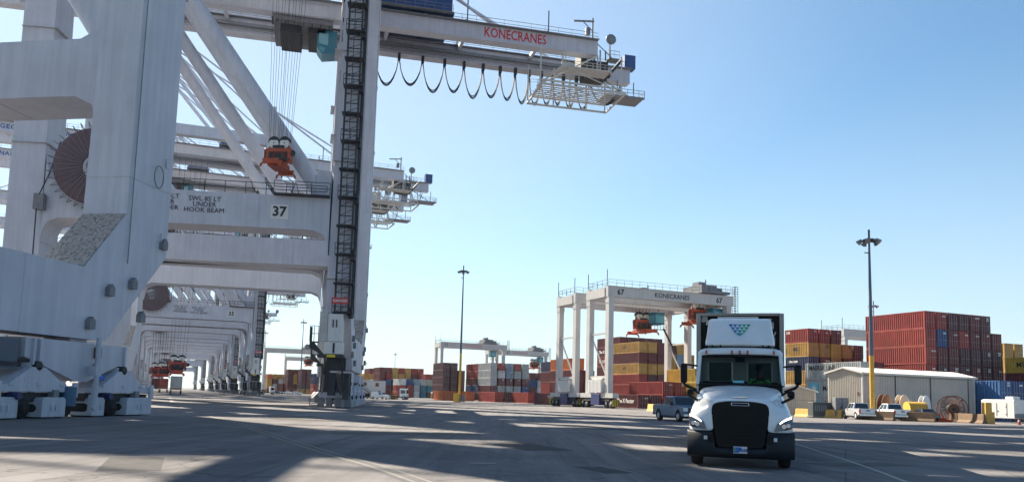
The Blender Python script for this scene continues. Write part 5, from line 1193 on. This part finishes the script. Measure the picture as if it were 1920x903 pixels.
for k in range(34):
    x = rr_.choice([-1, 1])*rr_.uniform(.62, 1.05); z = rr_.uniform(1.6, 4.0); s_ = rr_.uniform(.03, .09); b.box(x-s_, x+s_, .12, .21, z-s_, z+s_*1.4)
b.tube((.78, .1, 3.1), (1.0, .1, 3.6), .02, 5); b.box(.66, .88, .10, .2, 3.72, 3.98); b.build('reefer_fittings', PALEST, rb)
b = MB(); b.box(-.9, .9, .17, .22, 1.9, 3.3); b.build('lower_panel', mat('panel_grey_green', (.50,.60,.56), .4, var=.2, scale=3), rb)
b = MB(); b.box(-.6, .6, .3, 12.1, 1.05, 1.24); b.box(-1.2, 1.2, 11.9, 12.2, .9, 1.2); b.box(-.5, .5, 3, 3.2, .2, 1.05); b.build('trailer_frame', DARKST, tl)
for y in (9.6, 10.9):
    for s in (-1, 1): twheel(tl, s*1.06, y, .5, .5)
# driver
def person_mesh(name, verts, edges, radii, m, parent=None, sub=1, rootv=0):
    me = bpy.data.meshes.new(name); me.from_pydata(verts, edges, []); o = bpy.data.objects.new(name, me); C.objects.link(o); me.materials.append(m)
    if parent: o.parent = parent
    k = o.modifiers.new('skin', 'SKIN'); 
    if not me.skin_vertices: me.skin_vertices.new()
    for i, r_ in enumerate(radii): me.skin_vertices[0].data[i].radius = (r_, r_) if not isinstance(r_, tuple) else r_
    me.skin_vertices[0].data[rootv].use_root = True
    s_ = o.modifiers.new('s', 'SUBSURF'); s_.levels = sub; s_.render_levels = sub
    return o
SKIN = mat('skin', (.12, .07, .05), .5, var=.05); VEST = mat('hi_vis_sleeve', (.16, .75, .10), .6, var=.08); TRO = mat('dark_trousers', (.02, .025, .035), .8)
dv = thing('person', 'driver in a bright green hi vis top with both hands on the wheel', 'person', loc_pt(TP, TAZ, .50, 0), TAZ)
V = [(0,2.62,1.66),(0,2.62,1.86),(0,2.60,2.06),(0,2.58,2.20),(0,2.55,2.30),(0,2.53,2.40),(0,2.53,2.49),
     (-.21,2.60,2.13),(-.30,2.48,1.92),(-.22,2.26,2.00),(.21,2.60,2.13),(.32,2.48,1.92),(.22,2.26,2.00),(-.12,2.58,1.64),(-.14,2.18,1.66),(-.14,2.05,1.28),(.12,2.58,1.64),(.14,2.18,1.66),(.14,2.05,1.28)]
Eg = [(0,1),(1,2),(2,3),(3,4),(4,5),(5,6),(2,7),(7,8),(8,9),(2,10),(10,11),(11,12),(0,13),(13,14),(14,15),(0,16),(16,17),(17,18)]
rad = [.15,.15,.15,.065,.085,.105,.075,.075,.055,.035,.075,.055,.035,.10,.075,.05,.10,.075,.05]
k0 = len(V)
for s, wi in ((-1, 9), (1, 12)):
    bx, by, bz = V[wi]
    for f, (dx, dz, ln) in enumerate(((-.03, .03, .85), (-.012, .035, 1.0), (.012, .034, .95), (.03, .03, .75), (-s*.045, .0, .6))):
        V.append((bx+dx, by-.05*ln, bz+dz+.01)); V.append((bx+dx*1.1, by-.085*ln, bz+dz-.02)); i = len(V)-2
        Eg += [(wi, i), (i, i+1)]; rad += [.010, .008]
person_mesh('body', V, Eg, rad, SKIN, dv)
person_mesh('hi_vis_top', [(0,2.62,1.70),(0,2.62,1.86),(0,2.60,2.06),(0,2.59,2.14),(-.215,2.60,2.13),(-.305,2.48,1.92),(-.24,2.31,1.985),(.215,2.60,2.13),(.325,2.48,1.92),(.24,2.31,1.985)], [(0,1),(1,2),(2,3),(2,4),(4,5),(5,6),(2,7),(7,8),(8,9)], [.175,.175,.17,.09,.09,.07,.052,.09,.07,.052], VEST, dv)
b = MB(); rows = []
for z, r_ in ((2.42,.118),(2.48,.124),(2.54,.112),(2.585,.07),(2.60,.01)): rows.append([(r_*.9*math.cos(2*PI*k/14), 2.545+r_*math.sin(2*PI*k/14), z) for k in range(14)])
b.grid(rows, close=True); b.build('hair', TB, dv)
b = MB()
for s in (-1, 1): b.disc((s*.04, 2.425, 2.425), 'y', .012, .01, 8)
b.prism([(-.012,2.37),(.012,2.37),(0,2.42)], 'y', 2.405, 2.43); b.box(-.025, .025, 2.425, 2.432, 2.335, 2.343); b.build('face_features', TB, dv)

# ------------------------------------------------------------------ ship with deck containers, far trees
sp_ = at(-60, 330); r = thing('container_ship', 'dark hulled container ship seen low at the left edge', 'ship', sp_, -22.6)
b = MB(); b.prism([(-30,0),(20,0),(20,11),(-30,11)], 'y', -60, 160); b.build('hull', mat('hull_navy', (.02,.03,.06), .5, var=.2), r)
b = MB(); b.box(-29, -1, 120, 134, 11, 38); b.build('bridge_house', WHITEP, r)
stack(loc_pt(sp_, -22.6, 8, -10), 0, ['MRTRR', 'RMBWR', 'DRMSM', 'MDBRM'], 'deck load on the ship at the left edge', pitch=2.7, z0=11)
def treeline():
    b = MB(); rr = random.Random(5)
    for k in range(9000):
        x = rr.uniform(-420, 700); h = 9 + 4*math.sin(x*.031) + 3*math.sin(x*.11+1) ; y = 1150 + rr.uniform(-14, 14); z = rr.uniform(0, 1)**.6*h + rr.uniform(-.6, 1.2)
        s_ = rr.uniform(.6, 1.7); a = Vector((rr.uniform(-1,1), rr.uniform(-1,1), rr.uniform(-1,1)))*s_; c = Vector((rr.uniform(-1,1), rr.uniform(-1,1), rr.uniform(-1,1)))*s_; p = Vector((x, y, max(.2, z)))
        b.add([p, p+a, p+c], [(0,1,2)])
    return b.build('far_treeline', mat('far_foliage', (.045,.075,.03), .8, var=.4, scale=.2), fix=False)
tag(treeline(), 'low far line of trees on the horizon behind the stacks', 'trees', kind='stuff')
# ------------------------------------------------------------------ sea air
HAZE = .00007
b = MB(); b.box(-900, 1100, -320, 1300, -1, 110); hz_ = b.build('haze', [], None)
hm = bpy.data.materials.new('haze_air'); hm.use_nodes = True; hn = hm.node_tree; hn.nodes.remove(hn.nodes['Principled BSDF']); pv = hn.nodes.new('ShaderNodeVolumePrincipled'); pv.inputs['Density'].default_value = HAZE; pv.inputs['Color'].default_value = (.86, .93, 1, 1); pv.inputs['Anisotropy'].default_value = .3
hn.links.new(pv.outputs[0], [n for n in hn.nodes if n.type == 'OUTPUT_MATERIAL'][0].inputs['Volume']); hz_.data.materials.append(hm); tag(hz_, 'thin pale sea air over the whole quay', 'haze', kind='stuff')
print('containers', ncont, 'objects', len(bpy.data.objects))
